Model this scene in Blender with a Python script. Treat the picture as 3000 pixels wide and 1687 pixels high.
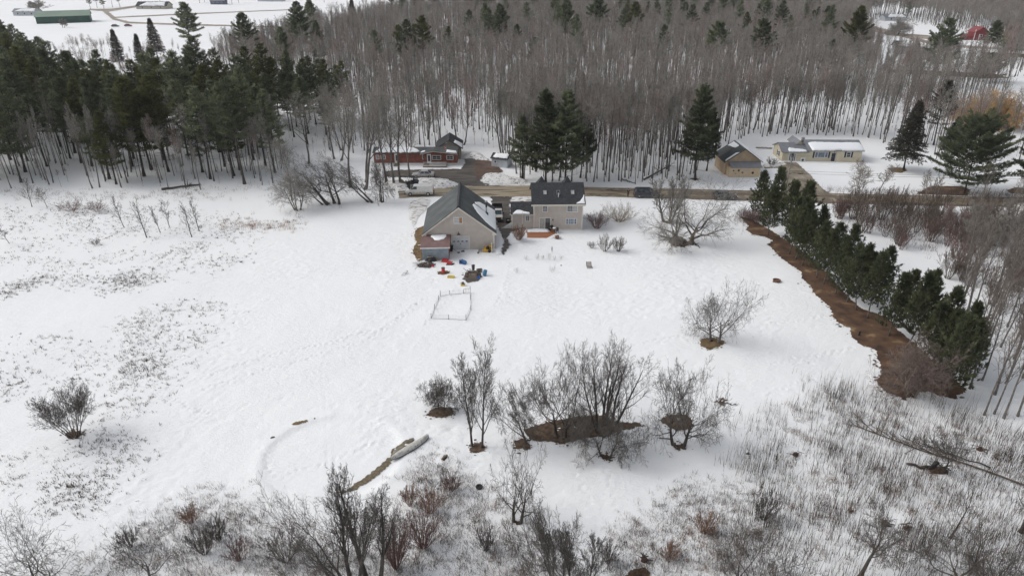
import bpy, math, random
import numpy as np
from mathutils import Vector, Matrix, geometry
from mathutils import noise as mnoise
S = bpy.context.scene
for o in list(bpy.data.objects): bpy.data.objects.remove(o)
R = math.radians
# ------------------------------------------------------------------ camera, sky, sun, exposure
CH, PITCH, F = 44.5, R(26), 2000.0          # metres above ground, depression, focal length in photo pixels
cam = bpy.data.cameras.new('camera'); camo = bpy.data.objects.new('camera', cam)
S.collection.objects.link(camo); camo.location = (0, 0, CH); camo.rotation_euler = (R(90)-PITCH, 0, 0)
cam.sensor_width = 36; cam.lens = 24; cam.clip_start = 1; cam.clip_end = 6000; S.camera = camo
S.view_settings.view_transform = 'Standard'; S.view_settings.look = 'None'
S.cycles.pixel_filter_width = 1.1
S.view_settings.exposure = 0.16; S.view_settings.gamma = 1
SUN_EL, SUN_AZ = R(40), R(-80)              # azimuth measured from +Y clockwise; sun stands behind-left
w = bpy.data.worlds.new("World"); S.world = w; w.use_nodes = True
nt = w.node_tree; bgn = nt.nodes['Background']
sky = nt.nodes.new('ShaderNodeTexSky'); sky.sky_type = 'NISHITA'; sky.sun_disc = False
sky.sun_elevation = SUN_EL; sky.sun_rotation = SUN_AZ; sky.dust_density = 4; sky.air_density = 1.0
hs = nt.nodes.new('ShaderNodeHueSaturation'); hs.inputs['Saturation'].default_value = .26
nt.links.new(sky.outputs[0], hs.inputs['Color']); nt.links.new(hs.outputs[0], bgn.inputs[0]); bgn.inputs[1].default_value = .15
sl = bpy.data.lights.new('sun', 'SUN'); sl.energy = .5; sl.angle = R(35); sl.color = (1, .96, .9)
so = bpy.data.objects.new('sun', sl); S.collection.objects.link(so)
sd = Vector((math.sin(SUN_AZ)*math.cos(SUN_EL), math.cos(SUN_AZ)*math.cos(SUN_EL), math.sin(SUN_EL)))
so.rotation_euler = sd.to_track_quat('Z', 'Y').to_euler(); so.location = (0, 0, 80)

# ------------------------------------------------------------------ helpers
C = bpy.data.collections.new('place'); S.collection.children.link(C)
cp, sp = math.cos(PITCH), math.sin(PITCH)
def P(px, py, z=0.0):                       # photo pixel (3000 x 1687) -> point on the level z
    u = (px-1500)/F; v = (843.5-py)/F
    d = Vector((u, cp+v*sp, -sp+v*cp)); t = (z-CH)/d.z
    return Vector((d.x*t, d.y*t, z))
def proj(x, y, z=0.0):
    zz = z-CH; dep = y*cp-zz*sp; up = y*sp+zz*cp
    return 1500+F*x/dep, 843.5-F*up/dep
def HZ(px, pb, pt):                         # height of a point seen at row pt above a base seen at row pb
    y = P(px, pb).y; v = (843.5-pt)/F
    return CH+y*(v*cp-sp)/(cp+v*sp)
def PPM(px, py):                            # photo pixels per metre at that ground point
    b = P(px, py); return F/(b.y*cp+CH*sp)
def inpoly(x, y, pl):
    c = False; n = len(pl); j = n-1
    for i in range(n):
        xi, yi = pl[i]; xj, yj = pl[j]
        if (yi > y) != (yj > y) and x < (xj-xi)*(y-yi)/(yj-yi)+xi: c = not c
        j = i
    return c
def nz(x, y, s, seed=0): return mnoise.noise(Vector((x/s, y/s, seed*7.3)))
POND = P(975, 1335); PR = 6.6
def T(x, y):                                # height of the ground, smooth part
    h = .16*nz(x, y, 17, 1)+.30*nz(x, y, 60, 2)
    if y > 260: h += (y-260)*.0
    r = math.hypot(x-POND.x, (y-POND.y)*1.05)
    if r < PR+3: 
        k = min(1, max(0, (PR+.6-r)/1.0)); h -= .11*k*k*(3-2*k)
        h += .05*math.exp(-((r-PR-.6)/.6)**2)
    return h
def PT(px, py): p = P(px, py); return Vector((p.x, p.y, T(p.x, p.y)))

class MB:
    def __init__(s): s.v = []; s.f = []; s.m = []; s.mi = 0; s.sm = []; s.smooth = False
    def add(s, vs, fs):
        b = len(s.v); s.v.extend([tuple(v) for v in vs])
        for f in fs: s.f.append([i+b for i in f]); s.m.append(s.mi); s.sm.append(s.smooth)
        return s
    def box(s, x0, x1, y0, y1, z0, z1, M=None):
        vs = [Vector(p) for p in [(x0,y0,z0),(x1,y0,z0),(x1,y1,z0),(x0,y1,z0),(x0,y0,z1),(x1,y0,z1),(x1,y1,z1),(x0,y1,z1)]]
        if M: vs = [M@v for v in vs]
        return s.add(vs, [(0,3,2,1),(4,5,6,7),(0,1,5,4),(1,2,6,5),(2,3,7,6),(3,0,4,7)])
    def prism(s, pl, d, M=None):            # polygon (list of 3d points) extruded along d
        n = len(pl); a = [Vector(p) for p in pl]; b = [p+Vector(d) for p in a]; vs = a+b
        if M: vs = [M@v for v in vs]
        return s.add(vs, [tuple(range(n)), tuple(range(2*n-1, n-1, -1))]+[(i+n, (i+1) % n+n, (i+1) % n, i) for i in range(n)])
    def tube(s, pts, rad, n=6, cap=True):
        pts = [Vector(p) for p in pts]; vs = []; fs = []
        if not hasattr(rad, '__len__'): rad = [rad]*len(pts)
        ref = None
        for i, p in enumerate(pts):
            d = (pts[min(i+1, len(pts)-1)]-pts[max(i-1, 0)]).normalized()
            if ref is None: ref = d.orthogonal().normalized()
            a = (ref-d*ref.dot(d)); a = a.normalized() if a.length > 1e-5 else d.orthogonal().normalized(); ref = a
            b = d.cross(a)
            for k in range(n):
                t = 2*math.pi*k/n; vs.append(p+(a*math.cos(t)+b*math.sin(t))*rad[i])
        for i in range(len(pts)-1):
            for k in range(n):
                k2 = (k+1) % n; fs.append((i*n+k, i*n+k2, (i+1)*n+k2, (i+1)*n+k))
        if cap: fs.append(tuple(range(n-1, -1, -1))); fs.append(tuple((len(pts)-1)*n+k for k in range(n)))
        return s.add(vs, fs)
    def lathe(s, prof, n=12, M=None):       # (radius, z) profile round z
        vs = []; fs = []
        for r, z in prof:
            for k in range(n):
                t = 2*math.pi*k/n; vs.append(Vector((r*math.cos(t), r*math.sin(t), z)))
        for i in range(len(prof)-1):
            for k in range(n):
                k2 = (k+1) % n; fs.append((i*n+k, i*n+k2, (i+1)*n+k2, (i+1)*n+k))
        fs.append(tuple(range(n-1, -1, -1))); fs.append(tuple((len(prof)-1)*n+k for k in range(n)))
        if M: vs = [M@v for v in vs]
        return s.add(vs, fs)
    def build(s, name, mats, parent=None, loc=(0,0,0), rz=0):
        me = bpy.data.meshes.new(name); me.from_pydata([tuple(v) for v in s.v], [], s.f)
        if not isinstance(mats, (list, tuple)): mats = [mats]
        for m in mats: me.materials.append(m)
        me.polygons.foreach_set('material_index', s.m); me.polygons.foreach_set('use_smooth', s.sm); me.update()
        o = bpy.data.objects.new(name, me); C.objects.link(o); o.parent = parent; o.location = loc; o.rotation_euler = (0,0,rz)
        return o
def npmesh(name, V, Fc, mat, parent=None, smooth=False):
    V = np.asarray(V, dtype=np.float32); Fc = np.asarray(Fc, dtype=np.int32); k = Fc.shape[1]
    me = bpy.data.meshes.new(name); me.vertices.add(len(V)); me.vertices.foreach_set('co', V.ravel())
    me.loops.add(Fc.size); me.loops.foreach_set('vertex_index', Fc.ravel())
    me.polygons.add(len(Fc)); me.polygons.foreach_set('loop_start', np.arange(0, Fc.size, k, dtype=np.int32))
    if smooth: me.polygons.foreach_set('use_smooth', np.ones(len(Fc), dtype=bool))
    me.update(calc_edges=True); me.materials.append(mat)
    o = bpy.data.objects.new(name, me); C.objects.link(o); o.parent = parent
    return o
def tag(o, label=None, cat=None, group=None, kind=None):
    if label: o['label'] = label
    if cat: o['category'] = cat
    if group: o['group'] = group
    if kind: o['kind'] = kind
    return o
def empty(name, loc, rz=0, label=None, cat=None, group=None):
    o = bpy.data.objects.new(name, None); C.objects.link(o); o.location = loc; o.rotation_euler = (0,0,rz); o.empty_display_size = .3
    return tag(o, label, cat, group)
def dup(root, loc, rz=0, sc=1, label=None, group=None):
    r = root.copy(); C.objects.link(r); r.location = loc; r.rotation_euler = (0,0,rz)
    r.scale = sc if hasattr(sc, '__len__') else (sc,)*3
    if label: r['label'] = label
    if group: r['group'] = group
    for ch in KIDS[root.name]:
        c = ch.copy(); C.objects.link(c); c.parent = r
    return r
KIDS = {}

# ------------------------------------------------------------------ materials
def srgb(r, g, b): return tuple(((c/255)/12.92 if c/255 <= .04045 else ((c/255+.055)/1.055)**2.4) for c in (r, g, b))+(1,)
MC = {}
def M(name, c1, c2=None, scale=3, rough=.8, bump=0, bs=None, stretch=(1,1,1), metal=0, rnd=0, lo=.38, hi=.62, coat=0, c3=None, det=5, spec=.5):
    if name in MC: return MC[name]
    m = bpy.data.materials.new(name); m.use_nodes = True; n = m.node_tree; L = n.links; b = n.nodes['Principled BSDF']
    MC[name] = m; b.inputs['Roughness'].default_value = rough; b.inputs['Metallic'].default_value = metal
    b.inputs['Specular IOR Level'].default_value = spec
    if coat: b.inputs['Coat Weight'].default_value = coat
    c1 = tuple(c1)+(1,) if len(c1) == 3 else c1; b.inputs['Base Color'].default_value = c1
    tc = n.nodes.new('ShaderNodeTexCoord'); mp = n.nodes.new('ShaderNodeMapping'); mp.inputs['Scale'].default_value = stretch
    L.new(tc.outputs['Object'], mp.inputs[0]); out = None
    if c2:
        c2 = tuple(c2)+(1,) if len(c2) == 3 else c2
        no = n.nodes.new('ShaderNodeTexNoise'); no.inputs['Scale'].default_value = scale; no.inputs['Detail'].default_value = det
        L.new(mp.outputs[0], no.inputs['Vector']); rp = n.nodes.new('ShaderNodeValToRGB')
        rp.color_ramp.elements[0].position = lo; rp.color_ramp.elements[0].color = c1
        rp.color_ramp.elements[1].position = hi; rp.color_ramp.elements[1].color = c2
        if c3: e = rp.color_ramp.elements.new(min(.98, hi+.1)); e.color = tuple(c3)+(1,) if len(c3) == 3 else c3
        L.new(no.outputs['Fac'], rp.inputs[0]); out = rp.outputs[0]
    if rnd:
        oi = n.nodes.new('ShaderNodeObjectInfo'); mr = n.nodes.new('ShaderNodeMapRange')
        mr.inputs[3].default_value = 1-rnd; mr.inputs[4].default_value = 1+rnd
        hv = n.nodes.new('ShaderNodeHueSaturation'); L.new(oi.outputs['Random'], mr.inputs[0]); L.new(mr.outputs[0], hv.inputs['Value'])
        if out: L.new(out, hv.inputs['Color'])
        else: hv.inputs['Color'].default_value = c1
        out = hv.outputs[0]
    if out: L.new(out, b.inputs['Base Color'])
    if bump:
        n2 = n.nodes.new('ShaderNodeTexNoise'); n2.inputs['Scale'].default_value = bs or scale*3; n2.inputs['Detail'].default_value = 4
        L.new(mp.outputs[0], n2.inputs['Vector']); bp = n.nodes.new('ShaderNodeBump'); bp.inputs['Strength'].default_value = 1
        bp.inputs['Distance'].default_value = bump; L.new(n2.outputs['Fac'], bp.inputs['Height']); L.new(bp.outputs[0], b.inputs['Normal'])
    return m
def siding(name, c1, c2, pitch=.15, axis=2, depth=.02):      # lapped boards: a saw-tooth bump along one axis
    m = M(name, c1, c2, 1.2, .7); n = m.node_tree; L = n.links; b = n.nodes['Principled BSDF']
    tc = n.nodes.new('ShaderNodeTexCoord'); sx = n.nodes.new('ShaderNodeSeparateXYZ'); L.new(tc.outputs['Object'], sx.inputs[0])
    d = n.nodes.new('ShaderNodeMath'); d.operation = 'DIVIDE'; d.inputs[1].default_value = pitch; L.new(sx.outputs[axis], d.inputs[0])
    f = n.nodes.new('ShaderNodeMath'); f.operation = 'FRACT'; L.new(d.outputs[0], f.inputs[0])
    g = n.nodes.new('ShaderNodeMath'); g.operation = 'POWER'; g.inputs[1].default_value = 3; L.new(f.outputs[0], g.inputs[0])
    bp = n.nodes.new('ShaderNodeBump'); bp.inputs['Distance'].default_value = depth; bp.inputs['Strength'].default_value = 1; bp.invert = True
    L.new(g.outputs[0], bp.inputs['Height']); L.new(bp.outputs[0], b.inputs['Normal'])
    return m
def translucent(m, k=.5):
    n = m.node_tree; L = n.links; b = n.nodes['Principled BSDF']; out = n.nodes['Material Output']; t = n.nodes.new('ShaderNodeBsdfTranslucent'); mx = n.nodes.new('ShaderNodeMixShader'); mx.inputs[0].default_value = k
    L.new(b.inputs['Base Color'].links[0].from_socket, t.inputs[0]); L.new(b.outputs[0], mx.inputs[1]); L.new(t.outputs[0], mx.inputs[2]); L.new(mx.outputs[0], out.inputs[0])
# ground snow: wind and melt texture at several sizes
def snow_mat(name, base, dirt=None, dlo=.55, dhi=.75, dscale=.8, bumpd=.11):
    m = bpy.data.materials.new(name); m.use_nodes = True; n = m.node_tree; L = n.links; b = n.nodes['Principled BSDF']
    b.inputs['Roughness'].default_value = .75; b.inputs['Specular IOR Level'].default_value = .25
    tc = n.nodes.new('ShaderNodeTexCoord')
    def noise(sc, det=4, stretch=(1,1,1), rot=0, dist=0):
        mp = n.nodes.new('ShaderNodeMapping'); mp.inputs['Scale'].default_value = stretch; mp.inputs['Rotation'].default_value = (0,0,rot)
        L.new(tc.outputs['Object'], mp.inputs[0]); no = n.nodes.new('ShaderNodeTexNoise'); no.inputs['Scale'].default_value = sc
        no.inputs['Detail'].default_value = det; no.inputs['Distortion'].default_value = dist; L.new(mp.outputs[0], no.inputs['Vector']); return no.outputs['Fac']
    def mul(a, k):
        q = n.nodes.new('ShaderNodeMath'); q.operation = 'MULTIPLY'; L.new(a, q.inputs[0])
        if isinstance(k, float): q.inputs[1].default_value = k
        else: L.new(k, q.inputs[1])
        return q.outputs[0]
    def add(a, c):
        q = n.nodes.new('ShaderNodeMath'); q.operation = 'ADD'; L.new(a, q.inputs[0]); L.new(c, q.inputs[1]); return q.outputs[0]
    ridges = noise(1.6, 5, (1, 2.3, 1), .5, .6); fine = noise(5.5, 3, (1, 1.5, 1), .3); broad = noise(.22, 4)
    mask = n.nodes.new('ShaderNodeMapRange'); mask.inputs[1].default_value = .38; mask.inputs[2].default_value = .62; mask.inputs[3].default_value = .25
    L.new(noise(.09, 3), mask.inputs[0])
    h = add(mul(mul(ridges, 1.0), mask.outputs[0]), add(mul(fine, .35), mul(broad, 1.5)))
    bp = n.nodes.new('ShaderNodeBump'); bp.inputs['Distance'].default_value = bumpd; bp.inputs['Strength'].default_value = 1
    L.new(h, bp.inputs['Height']); L.new(bp.outputs[0], b.inputs['Normal'])
    rp = n.nodes.new('ShaderNodeValToRGB'); rp.color_ramp.elements[0].position = .3; rp.color_ramp.elements[1].position = .7
    rp.color_ramp.elements[0].color = (base[0]*.96, base[1]*.965, base[2]*.975, 1); rp.color_ramp.elements[1].color = base+(1,)
    L.new(noise(.06, 5), rp.inputs[0]); out = rp.outputs[0]
    if dirt:
        mr = n.nodes.new('ShaderNodeMapRange'); mr.inputs[1].default_value = dlo; mr.inputs[2].default_value = dhi
        L.new(noise(dscale, 8, (1, 1.6, 1), 0, .8), mr.inputs[0]); mx = n.nodes.new('ShaderNodeMix'); mx.data_type = 'RGBA'
        L.new(mr.outputs[0], mx.inputs[0]); L.new(out, mx.inputs[6]); mx.inputs[7].default_value = dirt+(1,); out = mx.outputs[2]
    L.new(out, b.inputs['Base Color']); return m
SNOW = snow_mat('snow', (.84, .852, .862))
SNOWCAP = snow_mat('roof_snow', (.85, .87, .89), bumpd=.03)
DSNOW = snow_mat('dirty_snow', (.78, .78, .77), (.16, .13, .10), .52, .66, 1.3, .12)
DSNOW2 = snow_mat('greyish_snow', (.74, .74, .73), (.25, .21, .165), .50, .66, 1.0, .1)
LITTER = M('needle_litter', (.042,.023,.015), (.125,.068,.037), .55, .95, .08, 7, lo=.3, hi=.6, c3=(.24,.17,.09), det=12)
LITTERD = M('dark_leaf_litter', (.05,.032,.022), (.12,.08,.05), 2.5, .95, .05, 9, c3=(.16,.115,.075), det=9)
GRASSB = M('dead_grass', (.10,.065,.03), (.20,.14,.07), 1.2, .95, .05, 8, c3=(.07,.05,.025), det=9)
ROADM = M('wet_sandy_road', (.085,.068,.05), (.36,.30,.215), .7, .6, .02, 6, (.22,1.5,1), lo=.36, hi=.50, c3=(.30,.25,.175), det=8)
ROADB = M('muddy_road', (.105,.08,.058), (.18,.14,.10), .5, .6, .02, 6, (.2,1.6,1), lo=.4, hi=.6, c3=(.25,.20,.145), det=8)
DRIVE = M('wet_gravel_drive', (.05,.044,.038), (.11,.096,.08), .5, .6, .03, 6, (.5,1.3,1), c3=(.16,.14,.115), det=8)
DRIVEB = M('red_brown_mud', (.07,.042,.03), (.12,.075,.055), .5, .7, .03, 6, det=8)
DRIVET = M('tan_drive', (.15,.125,.09), (.30,.26,.20), .6, .7, .02, 6, (1,.4,1), c3=(.42,.38,.32), det=8)
BARK = M('grey_bark', (.085,.075,.067), (.17,.155,.14), 4, .95, .02, 14, (1,1,.3), rnd=.18)
BARKD = M('dark_bark', (.04,.034,.03), (.09,.078,.068), 4, .95, .02, 14, (1,1,.3), rnd=.12)
BARKP = M('pale_bark', (.20,.185,.165), (.33,.31,.28), 5, .9, .01, 14, (1,1,.5), rnd=.1)
BARKO = M('old_brown_bark', (.07,.055,.042), (.17,.14,.11), 3, .95, .03, 10, (1,1,.4))
TWIG = M('twigs', (.22,.205,.185), (.34,.32,.29), 2, .95, rnd=.18)
TWIGD = M('dark_twigs', (.085,.075,.068), (.15,.135,.12), 2, .95)
TWIGR = M('reddish_twigs', (.25,.19,.175), (.34,.265,.245), 1.2, .95, rnd=.15)
TWIGP = M('pale_twigs', (.24,.215,.185), (.33,.30,.26), 3, .95)
WILLOW = M('golden_willow_twigs', (.42,.26,.11), (.54,.37,.19), 1.2, .9)
SHR = M('russet_twigs', (.20,.115,.075), (.32,.20,.135), 3, .95)
SHM = M('maroon_twigs', (.14,.085,.075), (.22,.14,.125), 3, .95)
TAN = M('straw_twigs', (.21,.16,.10), (.30,.23,.16), 3, .95)
NEED = M('pine_needles', (.072,.09,.062), (.15,.175,.11), .55, .85, lo=.30, hi=.52, rnd=.42, c3=(.22,.24,.14), det=6, spec=.2)
NEEDY = M('olive_pine_needles', (.085,.095,.045), (.165,.17,.07), .6, .85, rnd=.2, c3=(.21,.20,.085), det=6, spec=.2)
NEEDR = M('row_pine_needles', (.075,.09,.055), (.16,.175,.095), .8, .85, rnd=.12, c3=(.24,.25,.13), det=6, spec=.2)
NEEDS = M('spruce_needles', (.075,.075,.062), (.13,.125,.10), 1.2, .9, rnd=.12, c3=(.11,.10,.075), det=6, spec=.2)
for _m in (NEED, NEEDY, NEEDR, NEEDS): translucent(_m)
TAUPE = siding('taupe_siding', (.49,.44,.395), (.545,.49,.44), .2)
CREAM = M('cream_trim', (.66,.62,.55), (.72,.68,.61), 2, .6)
WHITE = M('white_paint', (.70,.71,.71), (.76,.76,.75), 2, .5)
SHING = M('grey_green_shingles', (.060,.067,.069), (.085,.093,.095), .5, .9, .01, 12, c3=(.10,.108,.11), det=8)
SHINGD = M('charcoal_shingles', (.022,.024,.029), (.040,.042,.048), 2.5, .9, .01, 12, c3=(.055,.057,.062), det=9)
GLASS = M('window_glass', (.03,.035,.042), (.09,.10,.115), 1.5, .12, spec=.8)
GLASSB = M('blue_window_glass', (.05,.09,.17), (.17,.21,.27), 3, .12, spec=.8)
GLASSL = M('curtained_glass', (.30,.31,.30), (.45,.45,.43), 3, .2, (0), spec=.8)
BLACK = M('black_paint', (.012,.012,.014), (.022,.022,.025), 3, .45)
RUBBER = M('rubber', (.018,.018,.018), (.032,.03,.028), 8, .85)
STEEL = M('galvanised_steel', (.30,.31,.32), (.40,.41,.42), 4, .45, metal=.6)
DARKM = M('dark_metal', (.06,.055,.05), (.10,.09,.085), 5, .6, metal=.4)
RED = M('red_plastic', (.42,.028,.03), (.50,.045,.045), 3, .45)
BLUE = M('blue_plastic', (.035,.115,.26), (.05,.15,.32), 3, .4)
TEAL = M('blue_drum_plastic', (.03,.17,.30), (.045,.21,.35), 3, .4)
YEL = M('yellow_plastic', (.52,.36,.02), (.60,.43,.035), 3, .5)
YELM = M('yellow_paint', (.55,.30,.02), (.62,.36,.03), 3, .5)
WOOD = M('weathered_wood', (.16,.13,.10), (.27,.22,.17), 3, .9, .01, 10, (.3,1,1))
DECKM = M('stained_deck_boards', (.28,.105,.045), (.36,.15,.07), 1.5, .7, .01, 8, (.25,4,1))
PLY = M('plywood', (.33,.15,.06), (.45,.24,.10), 2, .7)
BRICKR = siding('red_log_siding', (.16,.05,.036), (.24,.08,.056), .28, 2, .05)
BEIGE = siding('beige_siding', (.40,.36,.29), (.44,.40,.33), .16)
YBEIG = siding('sand_siding', (.60,.54,.40), (.66,.60,.45), .2)
TANW = siding('tan_board_wall', (.42,.31,.20), (.48,.37,.25), .25, 0)
TANL = siding('light_tan_wall', (.60,.47,.31), (.66,.52,.36), .25, 0)
BLUEG = siding('blue_grey_corrugated', (.24,.29,.325), (.34,.39,.425), .22, 0, .06)
MROOF = siding('grey_metal_roof', (.19,.20,.22), (.23,.24,.26), .25, 0, .04)
RROOF = M('faded_red_roof', (.15,.088,.082), (.19,.118,.11), 1, .6, c3=(.22,.15,.14))
GREENR = M('green_metal_roof', (.15,.225,.17), (.18,.26,.20), .1, .5)
GREENW = M('dark_green_wall', (.018,.065,.05), (.028,.085,.065), .3, .6)
NAVY = M('navy_paint', (.012,.018,.045), (.02,.028,.06), 2, .4)
CONC = M('concrete', (.22,.20,.18), (.32,.30,.27), 2, .9)
RBARN = M('barn_red', (.17,.03,.034), (.22,.045,.05), 1, .7)
GREYW = M('pale_grey_wall', (.42,.45,.48), (.50,.53,.56), 1, .7)
ICEM = snow_mat('pond_snow', (.80, .825, .855), bumpd=.02)
STONE = M('stone', (.10,.095,.085), (.22,.205,.185), 3, .9, .03, 6)

# ------------------------------------------------------------------ ground
def lines(lo, hi, step, outlo, outhi):
    a = list(np.arange(lo, hi+1e-6, step)); s = step; x = hi
    while x < outhi: s *= 1.13; s = min(s, 40); x += s; a.append(x)
    s = step; x = lo
    while x > outlo: s *= 1.13; s = min(s, 40); x -= s; a.insert(0, x)
    return a
xs = lines(-46, 50, .25, -1500, 1500); ys = lines(38, 116, .25, -30, 1700)
X, Y = np.meshgrid(np.array(xs), np.array(ys)); nx, ny = len(xs), len(ys)
Z = np.zeros_like(X)
for j in range(ny):
    for i in range(nx):
        Z[j, i] = T(X[j, i], Y[j, i])
for j in range(ny):                          # wind crust and melt pits in the near field
    if not 38 < ys[j] < 116: continue
    for i in range(nx):
        if -46 <= xs[i] <= 50:
            a_, b_ = xs[i]*.8+ys[j]*.6, -xs[i]*.6+ys[j]*.8; m_ = max(0, min(1, .55+1.6*nz(a_, b_, 11, 21)))
            Z[j, i] += m_*m_*(.04*nz(a_, b_*1.8, 1.3, 22)+.065*nz(a_, b_*1.4, .62, 23))+.015*nz(a_, b_, .9, 24)
def groove(pts, width, depth, dots=0, jit=0, seed=1):        # a wheel rut, or a line of footprints when dots > 0
    rg = random.Random(seed); g = [P(*p) for p in pts]; tr = []
    for a, b in zip(g, g[1:]):
        L = (b-a).length; n = max(1, int(L/(dots or .18)))
        for k in range(n): 
            q = a.lerp(b, k/n); s = (1 if k % 2 else -1)*jit; d = (b-a).normalized()
            tr.append((q.x-d.y*s+rg.uniform(-.06, .06), q.y+d.x*s+rg.uniform(-.06, .06)))
    for x, y in tr:
        i0 = np.searchsorted(xs, x-3*width); i1 = np.searchsorted(xs, x+3*width); j0 = np.searchsorted(ys, y-3*width); j1 = np.searchsorted(ys, y+3*width)
        sx, sy = X[j0:j1, i0:i1], Y[j0:j1, i0:i1]; r2 = (sx-x)**2+(sy-y)**2
        k = .5 if not dots else 1
        Z[j0:j1, i0:i1] -= depth*k*np.exp(-r2/width**2)-depth*k*.25*np.exp(-(np.sqrt(r2)-2*width)**2/width**2)
groove([(1005,890),(962,1010),(945,1080),(941,1102),(950,1150),(957,1215),(955,1405)], .16, .05)
groove([(1187,950),(1240,1022),(1268,1075),(1285,1120)], .15, .05); groove([(1200,950),(1255,1030),(1280,1085),(1292,1120)], .15, .05)
for k, (a, s) in enumerate([([(560,1120),(760,1050),(860,1028),(960,1008),(1050,982),(1120,968),(1180,930),(1225,890)], 3), ([(600,1140),(760,1090),(900,1052),(1010,1018),(1080,1000),(1150,948),(1200,905),(1260,870)], 4),
        ([(480,1160),(560,1195),(630,1212)], 5), ([(2250,950),(2340,940),(2430,922)], 6), ([(2410,1040),(2500,1020),(2250,1070)], 7), ([(1768,1355),(1792,1420),(1805,1480),(1812,1505)], 8),
        ([(1690,1390),(1720,1440),(1740,1490)], 9), ([(850,1380),(960,1350),(1060,1310),(1110,1290)], 10), ([(40,925),(110,960),(200,1010),(280,1060)], 11), ([(2250,1160),(2340,1120),(2420,1110),(2520,1105)], 12),
        ([(1350,830),(1300,900),(1240,960)], 13), ([(1450,900),(1480,850),(1500,770)], 14), ([(1860,1010),(1990,985),(2050,1010)], 15), ([(830,1400),(790,1380),(770,1310)],16), ([(1180,760),(1130,850),(1100,900)],17)]):
    groove(a, .17, .15, .62, .13, s)
for k in range(6):
    o = k*12; groove([(2140+o,790+o*.2),(2165+o*.9,830),(2160+o*.7,870),(2110+o*.6,915)], .14, .045)
for k in range(7):
    o = k*15; groove([(1600,985+o*.8),(1760,955+o),(1900,920+o),(1990,890+o)], .13, .035)
rg = random.Random(5)
for k in range(9):                                            # snow-machine arcs in the open field
    cx, cy, rr, a0 = rg.uniform(800,1250), rg.uniform(800,1150), rg.uniform(90,230), rg.uniform(2.5,5)
    groove([(cx+rr*math.cos(a0+t*.15), cy+.6*rr*math.sin(a0+t*.15)) for t in range(9)], .16, .035)
for k in range(420):                                          # trampled ground round the yard and orchard
    cx, cy, sx_, sy_ = rg.choice([(1330,800,90,50),(1480,720,60,40),(2450,1090,120,60),(1500,1150,200,60),(1280,1250,90,60),(2000,1010,150,60),(860,1180,240,110),(1680,960,250,80)])
    groove([(rg.gauss(cx, sx_), rg.gauss(cy, sy_))]*2+[(rg.gauss(cx, sx_), rg.gauss(cy, sy_))][:0], .2, .09, .6, 0, k) if False else None
    q = P(rg.gauss(cx, sx_), rg.gauss(cy, sy_)); i0 = np.searchsorted(xs, q.x-.8); i1 = np.searchsorted(xs, q.x+.8); j0 = np.searchsorted(ys, q.y-.8); j1 = np.searchsorted(ys, q.y+.8)
    Z[j0:j1, i0:i1] -= rg.uniform(.04, .10)*np.exp(-((X[j0:j1, i0:i1]-q.x)**2+(Y[j0:j1, i0:i1]-q.y)**2)/rg.uniform(.15,.3)**2)
V = np.stack([X.ravel(), Y.ravel(), Z.ravel()], 1)
idx = np.arange(nx*ny).reshape(ny, nx)
Fq = np.stack([idx[:-1, :-1].ravel(), idx[:-1, 1:].ravel(), idx[1:, 1:].ravel(), idx[1:, :-1].ravel()], 1)
tag(npmesh('ground', V, Fq, SNOW, smooth=True), kind='structure')

def sheet(name, poly, mat, off=.035, rag=.35, step=None, seed=0, world=False, kind='structure', dome=0, ragf=.9):
    pts = [Vector(p) if world else P(*p) for p in poly]; pts = [Vector((p.x, p.y)) for p in pts]; n = len(pts)
    B = []; ext = max((a-b).length for a in pts for b in pts); st = step or max(.12, min(.6, ext/160))
    for i in range(n):
        a, b = pts[i], pts[(i+1) % n]; L = (b-a).length; k = max(1, int(L/st)); d = (b-a)/max(L, 1e-6); nn = Vector((-d.y, d.x))
        for q in range(k):
            p = a.lerp(b, q/k); e = rag*(.7*nz(p.x, p.y, ragf, seed)+.65*nz(p.x, p.y, ragf/3, seed+1)+.5*nz(p.x, p.y, ragf/8, seed+2)) if rag else 0
            B.append(p+nn*e)
    gs = max(1.0, ext/40); x0, x1 = min(p.x for p in B), max(p.x for p in B); y0, y1 = min(p.y for p in B), max(p.y for p in B)
    bl = [(p.x, p.y) for p in B]; I = []
    x = x0
    while x < x1:
        y = y0
        while y < y1:
            if inpoly(x, y, bl): I.append(Vector((x+.01, y+.013)))
            y += gs
        x += gs
    nb = len(B)
    vs, es, fs, *_ = geometry.delaunay_2d_cdt(B+I, [(i, (i+1) % nb) for i in range(nb)], [], 1, 1e-4)
    fs2 = []
    for f in fs:
        a, b, c = [vs[i] for i in f[:3]]
        if (b-a).cross(c-a) < 0: f = f[::-1]
        fs2.append(list(f))
    def hh(v):
        z = T(v.x, v.y)+off
        if dome:
            e = min((v-p).length for p in B); z += dome*(1-math.exp(-e/max(.5, dome)))*(1+.5*nz(v.x, v.y, .8, seed+5))
        return z
    me = bpy.data.meshes.new(name); me.from_pydata([(v.x, v.y, hh(v)) for v in vs], [], fs2); me.materials.append(mat)
    me.polygons.foreach_set('use_smooth', [True]*len(me.polygons)); me.update()
    o = bpy.data.objects.new(name, me); C.objects.link(o)
    return tag(o, kind=kind)
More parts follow.
